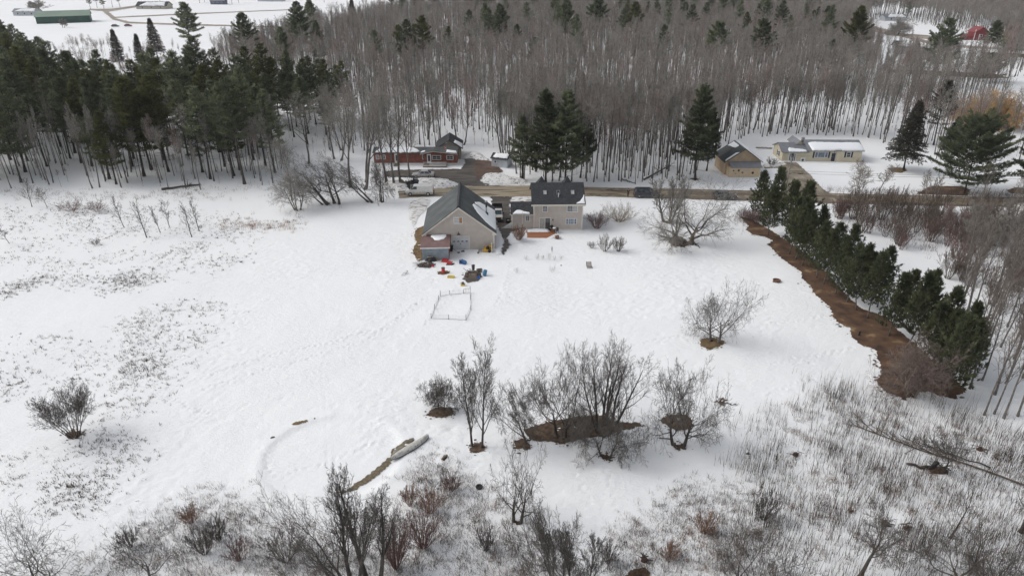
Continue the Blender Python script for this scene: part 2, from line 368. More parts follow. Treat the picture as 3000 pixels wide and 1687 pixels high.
# road and drives
sheet('road', [(1166,562),(1262,556),(1362,546),(1550,547),(1710,549),(2000,554),(2000,583),(1710,575),(1566,577),(1440,578),(1300,577),(1169,582)], ROADM, .06, .25)
sheet('road', [(2000,554),(2100,556),(2250,560),(2500,568),(3000,579),(3500,589),(3500,622),(3000,608),(2400,596),(2100,586),(2000,583)], ROADB, .065, .25)
sheet('road_edge', [(1560,552),(2000,557),(2500,571),(3400,590),(3400,594),(2500,575),(2000,561),(1560,556)], DRIVET, .09, .5, .3, 3)
sheet('road_edge', [(2000,570),(2300,577),(2700,588),(3400,603),(3400,612),(2700,596),(2300,585),(2000,576)], DRIVET, .09, .7, .3, 4)
sheet('road_edge', [(1590,568),(1720,569),(1840,572),(1840,577),(1720,574),(1590,573)], DRIVET, .09, .7, .3, 5)
sheet('driveway', [(1130,503),(1176,500),(1274,498),(1350,497),(1362,478),(1359,463),(1385,467),(1410,473),(1400,520),(1410,536),(1436,543),(1430,548),(1350,547),(1308,527),(1265,523),(1210,523),(1130,520)], DRIVE, .07, .5)
sheet('driveway', [(1395,470),(1436,474),(1450,483),(1475,505),(1460,512),(1415,517),(1408,530),(1392,520),(1388,490)], DRIVEB, .09, .5)
sheet('driveway', [(1436,577),(1500,579),(1493,600),(1500,640),(1498,664),(1520,674),(1500,684),(1486,700),(1492,720),(1478,748),(1468,745),(1476,712),(1470,690),(1455,662),(1450,620)], DRIVE, .07, .5)
sheet('driveway', [(2232,486),(2262,480),(2300,476),(2333,479),(2352,495),(2376,516),(2396,538),(2414,556),(2440,568),(2300,564),(2294,535),(2290,508),(2278,494),(2240,494)], DRIVET, .07, .4)
sheet('path', [(2215,432),(2262,434),(2262,438),(2215,436)], DRIVET, .07, .3)
# bare needle and leaf litter where the snow has melted
sheet('bare_ground', [(2165,633),(2193,661),(2184,673),(2203,687),(2238,694),(2266,705),(2250,717),(2285,752),(2313,776),(2346,797),(2350,816),(2375,840),(2395,869),(2430,898),(2448,942),(2489,965),(2491,980),(2512,1006),(2564,1026),(2573,1061),(2585,1090),(2567,1119),(2593,1146),(2649,1166),(2676,1160),(2669,1149),(2716,1149),(2794,1169),(2829,1143),(2786,1102),(2727,1055),(2628,965),(2599,930),(2524,904),(2492,878),(2440,820),(2400,780),(2340,730),(2290,695),(2240,664),(2195,640)], LITTER, .04, .35, .16, 2)
PATCH = [([(2053,994),(2090,990),(2126,1003),(2108,1018),(2079,1027),(2049,1015)], GRASSB), ([(1535,1262),(1570,1248),(1616,1236),(1675,1224),(1762,1215),(1808,1239),(1878,1237),(1876,1249),(1820,1262),(1770,1280),(1712,1283),(1653,1301),(1600,1294),(1552,1292)], LITTERD),
    ([(1505,1292),(1530,1288),(1556,1306),(1545,1317),(1512,1316)], LITTERD), ([(1930,1230),(1966,1215),(2009,1215),(2035,1235),(2024,1259),(1980,1262),(1954,1247)], LITTERD), ([(1982,1301),(2000,1299),(2004,1310),(1990,1315),(1980,1310)], LITTERD),
    ([(1760,1334),(1775,1330),(1792,1336),(1785,1347),(1765,1346)], LITTERD), ([(1374,1308),(1396,1300),(1420,1306),(1416,1322),(1396,1330),(1378,1322)], LITTERD), ([(1248,1218),(1268,1198),(1290,1192),(1326,1196),(1331,1214),(1310,1222),(1280,1226)], LITTERD),
    ([(1958,710),(1972,694),(2000,697),(2022,714),(2006,726),(1975,722)], LITTERD), ([(1940,652),(1955,648),(1968,652),(1955,656)], LITTERD), ([(2599,495),(2628,491),(2652,494),(2656,501),(2639,508),(2614,504)], GRASSB),
    ([(2686,568),(2710,553),(2732,545),(2818,545),(2844,556),(2832,573)], LITTER), ([(2949,558),(2973,550),(3060,555),(3080,580),(2960,566)], GRASSB), ([(2022,524),(2037,521),(2050,525),(2037,529)], LITTER),
    ([(190,1268),(215,1262),(246,1268),(232,1280),(200,1284)], LITTERD), ([(1221,672),(1242,664),(1250,720),(1240,765),(1227,770),(1208,740),(1220,712),(1213,690)], GRASSB), ([(2105,1178),(2116,1168),(2122,1178),(2112,1186)], LITTERD),
    ([(974,1441),(1015,1431),(1045,1413),(1095,1375),(1142,1337),(1147,1316),(1186,1292),(1212,1285),(1210,1296),(1186,1306),(1156,1336),(1142,1358),(1104,1392),(1045,1430),(1006,1442)], M('pond_edge_reeds', (.10,.08,.05),(.20,.165,.11), 5, .95, .04, 10, det=8)),
    ([(853,1243),(870,1235),(900,1230),(903,1234),(880,1242),(858,1246)], GRASSB), ([(1294,1346),(1300,1336),(1312,1334),(1312,1344),(1302,1352)], LITTERD),
    ([(1280,800),(1300,795),(1318,797),(1316,804),(1300,808),(1284,806)], GRASSB), ([(1355,822),(1370,800),(1405,796),(1412,815),(1400,828),(1370,832)], DRIVE), ([(1220,780),(1236,772),(1262,770),(1276,778),(1262,787),(1226,786)], LITTERD),
    ([(1830,1690),(1850,1668),(1890,1660),(1905,1675),(1890,1700),(1840,1710)], LITTERD), ([(1505,1527),(1516,1523),(1526,1528),(1518,1536)], LITTERD)]
def fringe(poly, m, n, dist, seed, rmax=.22):      # scraps of bare ground thinning out beyond a patch
    rg = random.Random(seed); wp = [P(*q) for q in poly]; mb = MB()
    for k in range(n):
        i = rg.randrange(len(wp)); a, b = wp[i], wp[(i+1) % len(wp)]; q = a.lerp(b, rg.random()); rr = rg.uniform(.04, rmax)*rg.random()+.03
        x, y = q.x+rg.gauss(0, dist), q.y+rg.gauss(0, dist); z = T(x, y)+.045; st = rg.uniform(.4, 1)
        mb.add([(x+rr*math.cos(t*.785)*rg.uniform(.5, 1.3), y+rr*st*math.sin(t*.785)*rg.uniform(.5, 1.3), z) for t in range(8)], [tuple(range(8))])
    tag(mb.build('bare_ground', m), kind='structure')
for i, (pl, m) in enumerate(PATCH):
    if i < 17: fringe(pl, m, 60, .25, i)
fringe([(2165,633),(2193,661),(2203,687),(2266,705),(2285,752),(2346,797),(2375,840),(2430,898),(2448,942),(2491,980),(2564,1026),(2573,1061),(2585,1090),(2567,1119),(2593,1146),(2649,1166)], LITTER, 260, .4, 99, .3)
for i, (pl, m) in enumerate(PATCH): sheet('bare_ground', pl, m, .035+.004*(i % 3), .22, .1, i+3, ragf=.5)
# trampled, dirty and ploughed snow beside the road and drives
for i, (pl, m, dome) in enumerate([([(1166,560),(1150,552),(1120,545),(1130,532),(1165,528),(1190,535),(1200,545),(1192,553),(1175,560)], DSNOW2, .5), ([(1262,556),(1272,545),(1290,527),(1312,530),(1350,545),(1345,548),(1300,554)], DSNOW, .9),
    ([(1216,524),(1268,523),(1306,527),(1285,540),(1262,546),(1235,535)], DSNOW2, .3), ([(1352,468),(1358,455),(1375,449),(1405,450),(1422,462),(1438,472),(1430,474),(1400,470),(1384,466)], DSNOW, 1.1),
    ([(1412,532),(1416,515),(1436,510),(1470,512),(1500,520),(1540,528),(1560,540),(1500,542),(1440,542)], DSNOW, .5), ([(1497,581),(1556,579),(1556,600),(1540,604),(1500,600),(1494,592)], DSNOW2, .15),
    ([(1354,547),(1436,544),(1560,544),(1700,545),(1700,548),(1560,547),(1436,547)], DSNOW2, .15), ([(1206,590),(1240,582),(1262,588),(1246,620),(1225,640),(1212,668),(1200,640),(1196,610)], DSNOW2, .12),
    ([(2230,492),(2240,478),(2262,480),(2300,478),(2306,484),(2280,490)], DSNOW2, .2), ([(1494,684),(1520,676),(1545,690),(1540,712),(1500,716),(1484,704)], SNOWCAP, .25), ([(1470,690),(1476,712),(1468,745),(1452,750),(1450,700),(1455,672)], SNOWCAP, .3),
    ([(2960,603),(2990,598),(3040,605),(3040,625),(2990,625)], DSNOW2, .7), ([(1325,715),(1350,712),(1350,722),(1326,724)], SNOWCAP, .1)]):
    sheet('snow_bank', pl, m, .05+.004*(i % 3), .4, .2, i+40, dome=dome, ragf=.8)
#sheet('pond', [(POND.x+(PR-.4)*math.cos(a*math.pi/24), POND.y+(PR-.4)*.95*math.sin(a*math.pi/24), 0) for a in range(48)], ICEM, .02, .1, .3, 9, world=True)
# far fields: farm tracks
for i, (pl, m) in enumerate([([(260,31),(300,34),(330,58),(370,69),(560,76),(760,80),(760,77),(560,72),(380,65),(342,55),(318,36),(400,22),(400,17),(318,28),(262,28)], M('far_track', (.22,.185,.15),(.34,.29,.24), .1, .9)),
    ([(324,54),(560,43),(860,30),(860,28),(560,40),(324,51)], MC['far_track']), ([(745,81),(1000,86),(1000,83),(745,78)], MC['far_track']),
    ([(2400,72),(2560,78),(2720,120),(2760,130),(3100,150),(3100,158),(2750,136),(2700,124),(2560,88),(2400,82)], MC['far_track']), ([(2560,92),(2720,105),(2760,112),(2740,118),(2600,104)], MC['far_track']),
    ([(2900,155),(3100,165),(3100,175),(2900,165)], GRASSB), ([(2610,205),(2900,215),(2960,230),(2900,232),(2600,215)], LITTERD)]):
    sheet('farm_track', pl, m, .12+.01*i, .8, 1.2, i+70, ragf=4)

# ------------------------------------------------------------------ plants: generators
def seg_arrays(segs, n):
    A = np.array(segs, dtype=np.float64); p0, p1, r0, r1 = A[:, :3], A[:, 3:6], A[:, 6], A[:, 7]
    d = p1-p0; L = np.linalg.norm(d, axis=1, keepdims=True)+1e-9; d = d/L; p1 = p1+d*r1[:, None]*.5
    ref = np.where(np.abs(d[:, 2:3]) < .9, np.array([[0, 0, 1.0]]), np.array([[1.0, 0, 0]])); a = np.cross(d, ref); a /= np.linalg.norm(a, axis=1, keepdims=True)+1e-9; b = np.cross(d, a)
    N = len(A); V = np.zeros((N, 2*n, 3))
    for k in range(n):
        t = 2*math.pi*k/n; o = a*math.cos(t)+b*math.sin(t); V[:, k] = p0+o*r0[:, None]; V[:, n+k] = p1+o*r1[:, None]
    Fc = np.array([[k, (k+1) % n, n+(k+1) % n, n+k] for k in range(n)]); Fc = (np.arange(N)[:, None, None]*2*n+Fc[None]).reshape(-1, 4)
    return V.reshape(-1, 3), Fc
class TreeSpec:
    def __init__(s, **k):
        s.nst = 1; s.stem_ang = .35; s.L0 = 1; s.tsh = .55; s.clear = .3; s.nch = (9, 7, 6, 4); s.ratio = (.55, .55, .5, .5); s.ang = (.9, .75, .7, .7); s.wob = (.07, .14, .2, .25, .3)
        s.trop = (.05, .10, .06, .03, 0); s.nseg = (9, 6, 4, 2, 1); s.taper = .85; s.rr = .50; s.r0 = .02; s.minr = .010; s.topfill = .35; s.depth = 4; s.lean = (0, 0); s.kink = 0
        s.__dict__.update(k)
def gen_tree(seed, h, rad, sp_):
    rg = random.Random(seed); big = []; small = []; g = rg.gauss
    def grow(p, d, L, r, lvl):
        n = sp_.nseg[lvl]; st = L/n; pts = [p]; rs = [r]; dd = [d]
        for i in range(n):
            w_ = sp_.wob[lvl]; d = (d+Vector((g(0, w_), g(0, w_), g(0, w_)*.7))+Vector((0, 0, sp_.trop[lvl]))).normalized()
            p = p+d*st; pts.append(p); rs.append(r*(1-sp_.taper*(i+1)/n)); dd.append(d)
        (big if lvl <= 1 else small).append((lvl, pts, rs))
        if lvl >= sp_.depth: return
        nc = sp_.nch[lvl]; c0 = sp_.clear if lvl == 0 else .22; az = rg.uniform(0, 6.28)
        for k in range(nc):
            t = c0+(1-c0)*((k+rg.random()*.8)/nc); f = t*n; i = min(n-1, int(f)); q = pts[i].lerp(pts[i+1], f-i); rr = rs[i]+(rs[i+1]-rs[i])*(f-i)
            az += 2.4+g(0, .4); dl = dd[i+1]; o = dl.orthogonal().normalized(); o2 = dl.cross(o); side = o*math.cos(az)+o2*math.sin(az)
            a = sp_.ang[lvl]*(1-.35*t)*rg.uniform(.75, 1.25); nd = (dl*math.cos(a)+side*math.sin(a)).normalized()
            grow(q, nd, L*sp_.ratio[lvl]*(1-(sp_.tsh if lvl == 0 else .3)*t)*rg.uniform(.7, 1.2), max(rr*sp_.rr, .0), lvl+1)
    for s_ in range(sp_.nst):
        a = rg.uniform(0, 6.28)+s_*6.28/sp_.nst; t = 0 if sp_.nst == 1 else sp_.stem_ang*(rg.uniform(.6, 1.1) if sp_.nst < 4 else ((s_+.5)/sp_.nst)**.5*rg.uniform(.9, 1.15)); a = rg.uniform(0, 6.28) if sp_.nst == 1 else s_*2.4+rg.uniform(-.3, .3)
        grow(Vector((math.cos(a)*.08*(sp_.nst > 1), math.sin(a)*.08*(sp_.nst > 1), -.05)), Vector((math.sin(t)*math.cos(a), math.sin(t)*math.sin(a), math.cos(t))), sp_.L0*rg.uniform(.8, 1), sp_.r0*rg.uniform(.8, 1), 0)
    allp = np.array([q[:] for _, pts, _ in small for q in pts]); zh = np.percentile(allp[:, 2], 99.5); rh = np.percentile(np.hypot(allp[:, 0], allp[:, 1]), 96)
    kz = h/zh; kr = rad/rh
    def tf(p):
        z = max(p.z*kz, -.05 if p.z < .02 else .08); t = z/h
        return (p.x*kr+sp_.lean[0]*z+sp_.kink*math.sin(t*3), p.y*kr+sp_.lean[1]*z, z)
    tb = MB(); tb.smooth = True; segs = []
    for lvl, pts, rs in big: tb.tube([tf(p) for p in pts], [max(r*h, sp_.minr*1.3)*(1.35 if (lvl == 0 and i == 0) else 1) for i, r in enumerate(rs)], 7 if lvl == 0 else 5, False)
    for lvl, pts, rs in small:
        for i in range(len(pts)-1): segs.append(tf(pts[i])+tf(pts[i+1])+(max(rs[i]*h, sp_.minr), max(rs[i+1]*h, sp_.minr*.7)))
    return tb, segs
def make_bare(name, seed, h, rad, spec, bark=None, twig=None, loc=(0,0,0), rz=0, label=None, cat='tree', group=None):
    root = empty(name, loc, rz, label, cat, group); tb, segs = gen_tree(seed, h, rad, spec)
    a = tb.build('trunk', bark or BARK, root); V, Fc = seg_arrays(segs, 3); b = npmesh('crown', V, Fc, twig or TWIG, root)
    KIDS[root.name] = [a, b]; return root
def blades(pos, dirs, ln, wd, rs, spread=.7, k=6):            # k thin needle blades fanned round each tuft
    N = len(pos); pos = np.repeat(pos, k, 0); d = np.repeat(dirs, k, 0)+rs.normal(0, spread, (N*k, 3)); d /= np.linalg.norm(d, axis=1, keepdims=True)+1e-9
    s = np.cross(d, rs.normal(0, .55, (N*k, 3))+np.array([[0, 0, 1.0]])); s /= np.linalg.norm(s, axis=1, keepdims=True)+1e-9
    l = ln*rs.uniform(.6, 1.2, (N*k, 1)); w_ = wd*rs.uniform(.7, 1.3, (N*k, 1))
    V = np.stack([pos-s*w_*.5, pos+s*w_*.5, pos+d*l+s*w_*.25, pos+d*l-s*w_*.25], 1).reshape(-1, 3)
    return V, np.arange(N*k*4).reshape(-1, 4)
def make_conifer(name, seed, h, rad, cb=.4, kind='white', mat=None, loc=(0,0,0), rz=0, label=None, group=None, cat='pine tree', tuft=1.0, lean=(0,0), dens=1.0, broad=False):
    rg = random.Random(seed); rs = np.random.RandomState(seed); root = empty(name, loc, rz, label, cat, group)
    tb = MB(); tb.smooth = True; segs = []; tp = []; td = []
    bx, by = rg.gauss(0, .25), rg.gauss(0, .25); r0 = h*(.012 if kind != 'row' else .010)
    def axis(z): t = z/h; return Vector((bx*math.sin(t*3)+lean[0]*z, by*math.sin(t*2.5)+lean[1]*z, z))
    zs = [h*i/14 for i in range(15)]; tb.tube([axis(z) for z in zs], [max(.03, r0*(1.5 if i == 0 else 1)*(1-.93*z/h)) for i, z in enumerate(zs)], 7)
    z = h*cb; dz0 = {'white': 1.0, 'row': .70, 'spruce': .42}[kind]*(h/20)**.5
    # dead lower limbs
    if kind == 'white':
        for k in range(10):
            zz = h*rg.uniform(cb*.35, cb); a = rg.uniform(0, 6.28); L = rad*rg.uniform(.2, .5); q = axis(zz); e = q+Vector((math.cos(a)*L, math.sin(a)*L, rg.uniform(-.4, .6)))
            segs.append(q[:]+e[:]+(.035, .015))
    while z < h*.985:
        t = (z-h*cb)/(h*(1-cb))
        if kind == 'white': prof = min(1, .7+1.2*t)*(1-t**1.35)**.85*rg.uniform(.72, 1.15)+.04
        if broad: prof = min(1, .8+1.5*t)*(1-t**1.8)**.6*rg.uniform(.8, 1.1)+.05
        elif kind == 'white': pass
        elif kind == 'row': prof = (min(1, .6+2*t)*(1-t**1.25)**.85+.10)*rg.uniform(.72, 1.12)
        else: prof = (1-t)**.85+.03
        nb = {'white': 5, 'row': 5, 'spruce': 7}[kind]; a0 = rg.uniform(0, 6.28)
        for k in range(nb):
            if kind == 'white' and rg.random() < .12: continue
            a = a0+k*6.283/nb+rg.gauss(0, .2); L = rad*prof*(rg.uniform(.7, 1.15) if kind != 'row' else rg.uniform(.45, 1.3)); q = axis(z+rg.uniform(-.2, .2))
            el0 = {'white': .05+.55*t, 'row': .2+.9*t, 'spruce': -.12+.4*t}[kind]+rg.gauss(0, .08); el1 = {'white': .28, 'row': .45, 'spruce': .1}[kind]
            n = 4; pts = [q]; el = el0
            for i in range(n):
                el += (el1)/n if kind != 'spruce' else (-.25/n if i < 2 else .3/n); pts.append(pts[-1]+Vector((math.cos(a)*math.cos(el), math.sin(a)*math.cos(el), math.sin(el)))*(L/n))
            for i in range(n): segs.append(pts[i][:]+pts[i+1][:]+(max(.02, r0*.32*(1-i/n)), max(.012, r0*.32*(1-(i+1)/n))))
            dirv = Vector((math.cos(a), math.sin(a), .15)); sd_ = Vector((-math.sin(a), math.cos(a), 0))
            nt_ = max(3, int(L*({'white': 4.2, 'row': 4.6, 'spruce': 5.0}[kind])*dens/tuft))
            for j in range(nt_):
                f = .22+.78*(j+rg.random())/nt_; ii = min(n-1, int(f*n)); p = pts[ii].lerp(pts[ii+1], f*n-ii)
                sw = L*.34*(1.05-f)+.25
                for m_ in range({'white': 3, 'row': 2, 'spruce': 2}[kind]):
                    s_ = rg.uniform(-1, 1)*sw; pp = p+sd_*s_+dirv*abs(s_)*.35+Vector((0, 0, rg.gauss(.05, .10)-(abs(s_)*.25 if kind == 'spruce' else 0)))
                    tp.append(pp[:]); dv = (dirv*.7+sd_*(.6 if s_ > 0 else -.6)+Vector((0, 0, {'white': .45, 'row': 1.3, 'spruce': -.25}[kind]))).normalized(); td.append(dv[:])
        z += dz0*rg.uniform(.7, 1.25)*(1-.35*t)
    top = axis(h); 
    for j in range(10): tp.append((top+Vector((rg.gauss(0, .10), rg.gauss(0, .10), -rg.random()*1.3)))[:]); td.append((0, 0, 1))
    V2, F2 = seg_arrays(segs, 3); tb.add(V2.tolist(), F2.tolist()); a = tb.build('trunk', BARKD if kind != 'row' else BARK, root)
    V1, F1 = blades(np.array(tp), np.array(td), {'white': .46, 'row': .44, 'spruce': .34}[kind]*tuft, {'white': .085, 'row': .08, 'spruce': .07}[kind]*tuft, rs, {'white': .5, 'row': .32, 'spruce': .35}[kind], 8)
    b = npmesh('crown', V1, F1, mat or NEED, root); KIDS[root.name] = [a, b]; return root
def stalks(pos, ln, wd, rs, tilt=.35):                        # crossing tapered blades
    N = len(pos); d = np.stack([rs.normal(0, 1, N)*tilt, rs.normal(0, 1, N)*tilt, np.ones(N)], 1); d /= np.linalg.norm(d, axis=1, keepdims=True)
    out = []; fs = []; b = 0
    for q in range(2):
        a = rs.uniform(0, 3.14, N); s = np.stack([np.cos(a), np.sin(a), np.zeros(N)], 1)
        out.append(np.stack([pos-s*wd[:, None]*.5, pos+s*wd[:, None]*.5, pos+d*ln[:, None]], 1).reshape(-1, 3)); fs.append(np.arange(N*3).reshape(-1, 3)+b); b += N*3
    return np.concatenate(out), np.concatenate(fs)
def weeds(name, regions, mat, label, seed, n, h=(.25, .8), wd=.022, per=(4, 11), spread=.22, tilt=.3, nscale=3, thr=-.1, cat='weeds', feather=1.2):
    rg = random.Random(seed); rs = np.random.RandomState(seed); pos = []; ln = []
    for poly, k in regions:
        wp = [P(*q) for q in poly]; x0, x1 = min(p.x for p in wp), max(p.x for p in wp); y0, y1 = min(p.y for p in wp), max(p.y for p in wp); wpl = [(p.x, p.y) for p in wp]; c = 0; it = 0
        while c < n*k and it < n*k*30:
            it += 1; x, y = rg.uniform(x0, x1), rg.uniform(y0, y1)
            if not inpoly(x, y, wpl) or nz(x, y, nscale, seed)+.6*nz(x, y, nscale*.3, seed+1) < thr+rg.gauss(0, .12): continue
            c += 1; x += rg.gauss(0, feather); y += rg.gauss(0, feather); m_ = rg.randint(*per); hh = rg.uniform(*h)*rg.choice((.6, 1, 1, 1.3)); z = T(x, y)
            for j in range(m_): pos.append((x+rg.gauss(0, spread), y+rg.gauss(0, spread), z-.05)); ln.append(hh*rg.uniform(.5, 1.2)+.05)
    pos = np.array(pos); ln = np.array(ln); V, Fc = stalks(pos, ln, np.full(len(ln), wd), rs, tilt)
    return tag(npmesh(name, V, Fc, mat), label, cat, kind='stuff')
exec_marks = None
#@@PART2
# ------------------------------------------------------------------ buildings
def part(root, name, mats, fn, loc=(0,0,0), rz=0, sm=False):
    mb = MB(); mb.smooth = sm; fn(mb); return mb.build(name, mats, root, loc, rz)
def gable_body(mb, x0, x1, y0, y1, z0, ze, rise, axis='y'):    # solid walls; ridge along axis
    if axis == 'y':
        xm = (x0+x1)/2; pl = [(x0,y0,z0),(x1,y0,z0),(x1,y0,ze),(xm,y0,ze+rise),(x0,y0,ze)]; mb.prism(pl, (0,y1-y0,0))
    else:
        ym = (y0+y1)/2; pl = [(x0,y0,z0),(x0,y0,ze),(x0,ym,ze+rise),(x0,y1,ze),(x0,y1,z0)]; mb.prism(pl, (x1-x0,0,0))
def gable_roof(mb, x0, x1, y0, y1, ze, rise, axis='y', oh=.35, th=.14):
    if axis == 'y':
        xm = (x0+x1)/2; s = rise/(xm-x0); dx = oh
        for sg in (-1, 1):
            e = (xm+sg*(xm-x0+dx)); pl = [(xm,y0-oh,ze+rise+.02),(e,y0-oh,ze-s*dx+.02),(e,y0-oh,ze-s*dx+.02+th),(xm,y0-oh,ze+rise+.02+th)]
            mb.prism(pl, (0, y1-y0+2*oh, 0))
    else:
        ym = (y0+y1)/2; s = rise/(ym-y0)
        for sg in (-1, 1):
            e = (ym+sg*(ym-y0+oh)); pl = [(x0-oh,ym,ze+rise+.02),(x0-oh,e,ze-s*oh+.02),(x0-oh,e,ze-s*oh+.02+th),(x0-oh,ym,ze+rise+.02+th)]
            mb.prism(pl, (x1-x0+2*oh, 0, 0))
def window(root, x, y, z, w_, h, nx=2, nz_=2, rz=0, frame=None, glass=None, t=.09, label=None):
    fr = MB(); fw = .10
    fr.box(-w_/2-fw, w_/2+fw, -.06, .03, -h/2-fw, -h/2); fr.box(-w_/2-fw, w_/2+fw, -.06, .03, h/2, h/2+fw)
    fr.box(-w_/2-fw, -w_/2, -.06, .03, -h/2, h/2); fr.box(w_/2, w_/2+fw, -.06, .03, -h/2, h/2)
    for i in range(1, nx): xx = -w_/2+w_*i/nx; fr.box(xx-.02, xx+.02, -.045, .028, -h/2, h/2)
    for i in range(1, nz_): zz = -h/2+h*i/nz_; fr.box(-w_/2, w_/2, -.043, .026, zz-.02, zz+.02)
    f = fr.build('window', frame or WHITE, root, (x, y, z), rz); p = MB().box(-w_/2, w_/2, -.02, .02, -h/2, h/2).build('pane', glass or GLASS, f)
    if label: f['label'] = label
    return f
def roof_snow(root, pts, nrm_off, mat=SNOWCAP, th=.14, name='snow_patch', seed=1, rag=.12):   # polygon on a roof plane, ragged, with thickness
    P3 = [Vector(p) for p in pts]; n = len(P3); B = []
    nn = (P3[1]-P3[0]).cross(P3[2]-P3[0]).normalized(); nn = nn if nn.z > 0 else -nn
    for i in range(n):
        a, b = P3[i], P3[(i+1) % n]; k = max(1, int((b-a).length/.18)); d = (b-a).normalized(); s = nn.cross(d)
        for q in range(k):
            p = a.lerp(b, q/k); B.append(p+s*rag*(nz(p.x+p.z, p.y, .5, seed)+.5*nz(p.x+p.z, p.y, .2, seed)))
    B = [p+nn*nrm_off for p in B]; c = sum(B, Vector())/len(B)
    mb = MB(); mb.smooth = True; rings = []
    for sc, up in ((1, 0), (.985, .6), (.93, .92), (.6, 1.0), (.3, 1.05)):
        rings.append([c+(p-c)*sc+nn*th*up for p in B])
    vs = [p for r in rings for p in r]+[c+nn*th*1.05]; m_ = len(B); fs = []
    for r in range(len(rings)-1):
        for k in range(m_): k2 = (k+1) % m_; fs.append((r*m_+k, r*m_+k2, (r+1)*m_+k2, (r+1)*m_+k))
    for k in range(m_): fs.append(((len(rings)-1)*m_+k, (len(rings)-1)*m_+(k+1) % m_, len(vs)-1))
    mb.add(vs, fs); return mb.build(name, mat, root)

# --- large garage with gable facing the camera
gp = P(1447.5, 731.3); GA = R(2.6); GW, GL, GE, GR = 11.4, 12.0, 3.15, 4.35
g0 = gp-Vector((math.cos(GA), math.sin(GA), 0))*GW; G = empty('garage', (g0.x, g0.y, T(g0.x, g0.y)), GA, 'big taupe garage with steep grey roof and a white door in its gable end', 'garage')
part(G, 'wall', TAUPE, lambda m: gable_body(m, 0, GW, 0, GL, -.5, GE, GR))
rf = part(G, 'roof', SHING, lambda m: gable_roof(m, 0, GW, 0, GL, GE, GR, oh=.45))
part(G, 'ridge_vent', SHINGD, lambda m: m.prism([(GW/2-.32,-.44,GE+GR-.06),(GW/2-.32,-.44,GE+GR+.07),(GW/2,-.44,GE+GR+.30),(GW/2+.32,-.44,GE+GR+.07),(GW/2+.32,-.44,GE+GR-.06)], (0, GL+.86, 0)))
def gtrim(m):
    s = GR/(GW/2)
    for sg in (-1, 1):
        xm = GW/2; e = xm+sg*(xm+.47); zt = GE-s*.47
        m.prism([(xm,-.47,GE+GR+.02),(e,-.47,zt+.02),(e,-.47,zt-.22),(xm,-.47,GE+GR-.22)], (0,-.04,0))
        m.prism([(xm,-.47,GE+GR-.22),(e,-.47,zt-.22),(e-sg*.0,-.47,zt-.24),(xm,-.47,GE+GR-.24)], (0,.46,0))
        x = 0 if sg < 0 else GW; m.box(min(x, x-sg*.16)-.02, max(x, x-sg*.16)+.02, -.04, .10, -.3, GE-.05)
        m.prism([(x-sg*.25,-.44,GE-.02),(x+sg*.52,-.44,GE-.42),(x+sg*.52,-.44,GE-.52),(x-sg*.25,-.44,GE-.52)], (0,.42,0))
part(G, 'trim', CREAM, gtrim)
def gdoor(m):
    m.box(-1.4, 1.4, -.03, .03, 0, 2.15)
    for i in range(1, 4): m.box(-1.4, 1.4, -.034, -.028, 2.15*i/4-.012, 2.15*i/4+.012)
gdx = 5.8
d_ = part(G, 'garage_door', M('door_white', (.50,.52,.54),(.58,.59,.60), 1.5, .5), gdoor, (gdx, -.03, .05))
for i in range(4):
    mb = MB(); mb.prism([(-.24,-.04,0)]+[(-.24*math.cos(a*math.pi/8), -.04, .20*math.sin(a*math.pi/8)) for a in range(1, 8)]+[(.24,-.04,0)], (0,.012,0)); mb.build('pane', GLASS, d_, (-1.4+2.8*(i+.5)/4, 0, 1.32))
mb = MB(); mb.box(-.04,.04,-.07,-.03,.85,1.1); mb.build('handle', BLACK, d_)
part(G, 'door_frame', CREAM, lambda m: (m.box(-1.56,-1.4,-.08,.02,0,2.2), m.box(1.4,1.56,-.08,.02,0,2.2), m.box(-1.56,1.56,-.081,.02,2.2,2.36)), (gdx, 0, .05))
gw = window(G, 5.55, 0, 5.15, 1.3, .95, 1, 1, glass=GLASS)
mb = MB(); mb.box(.18,.62,-.05,-.03,-.44,.44); mb.build('plywood_panel', PLY, gw)
mb = MB()
for i in range(7): xx = -.65+.80*i/6; mb.box(xx-.03, xx+.03, -.06, -.035, -.475, .475)
for i in range(4): zz = -.47+.94*i/3; mb.box(-.65, .17, -.063, -.037, zz-.06, zz+.06)
mb.build('muntin', WHITE, gw)
L_ = part(G, 'lamp', DARKM, lambda m: (m.box(-.04,.04,-.45,0,.35,.42), m.lathe([(.3,0),(.28,.06),(.1,.28),(.06,.4)], 10, Matrix.Translation((0,-.35,0)))), (5.55, 0, 2.75))
part(L_, 'lamp_glass', WHITE, lambda m: m.lathe([(.12,-.25),(.2,-.2),(.2,0),(.12,.02)], 10, Matrix.Translation((0,-.35,0))))
pp = part(G, 'stove_pipe', STEEL, lambda m: (m.tube([(0,0,-.3),(0,0,2.6)], .13, 10), m.lathe([(.16,2.6),(.24,2.65),(.24,2.8),(.1,2.9)], 10)), (GW-1.15, 5.5, GE+.55), sm=True)
part(pp, 'pipe_cap', BLACK, lambda m: m.lathe([(.15,1.75),(.15,2.6)], 10))
s_ = GR/(GW/2)
def gr(x, y): return (x, y, GE+(GW-x)*s_+.18)
roof_snow(G, [gr(11.75, .6), gr(11.8, 10.2), gr(10.9, 10.0), gr(9.1, 9.0), gr(8.2, 7.2), gr(8.4, 6.6), gr(9.6, 6.1), gr(10.8, 5.2), gr(10.6, 4.9), gr(9.2, 5.4), gr(8.0, 5.8), gr(7.9, 4.9), gr(8.6, 3.0), gr(9.8, 1.5), gr(10.8, .7)], .02, th=.16)
part(G, 'downspout', CREAM, lambda m: m.tube([(0,0,0),(0,0,3.0)], .05, 6), (GW+.08, -.12, 0))
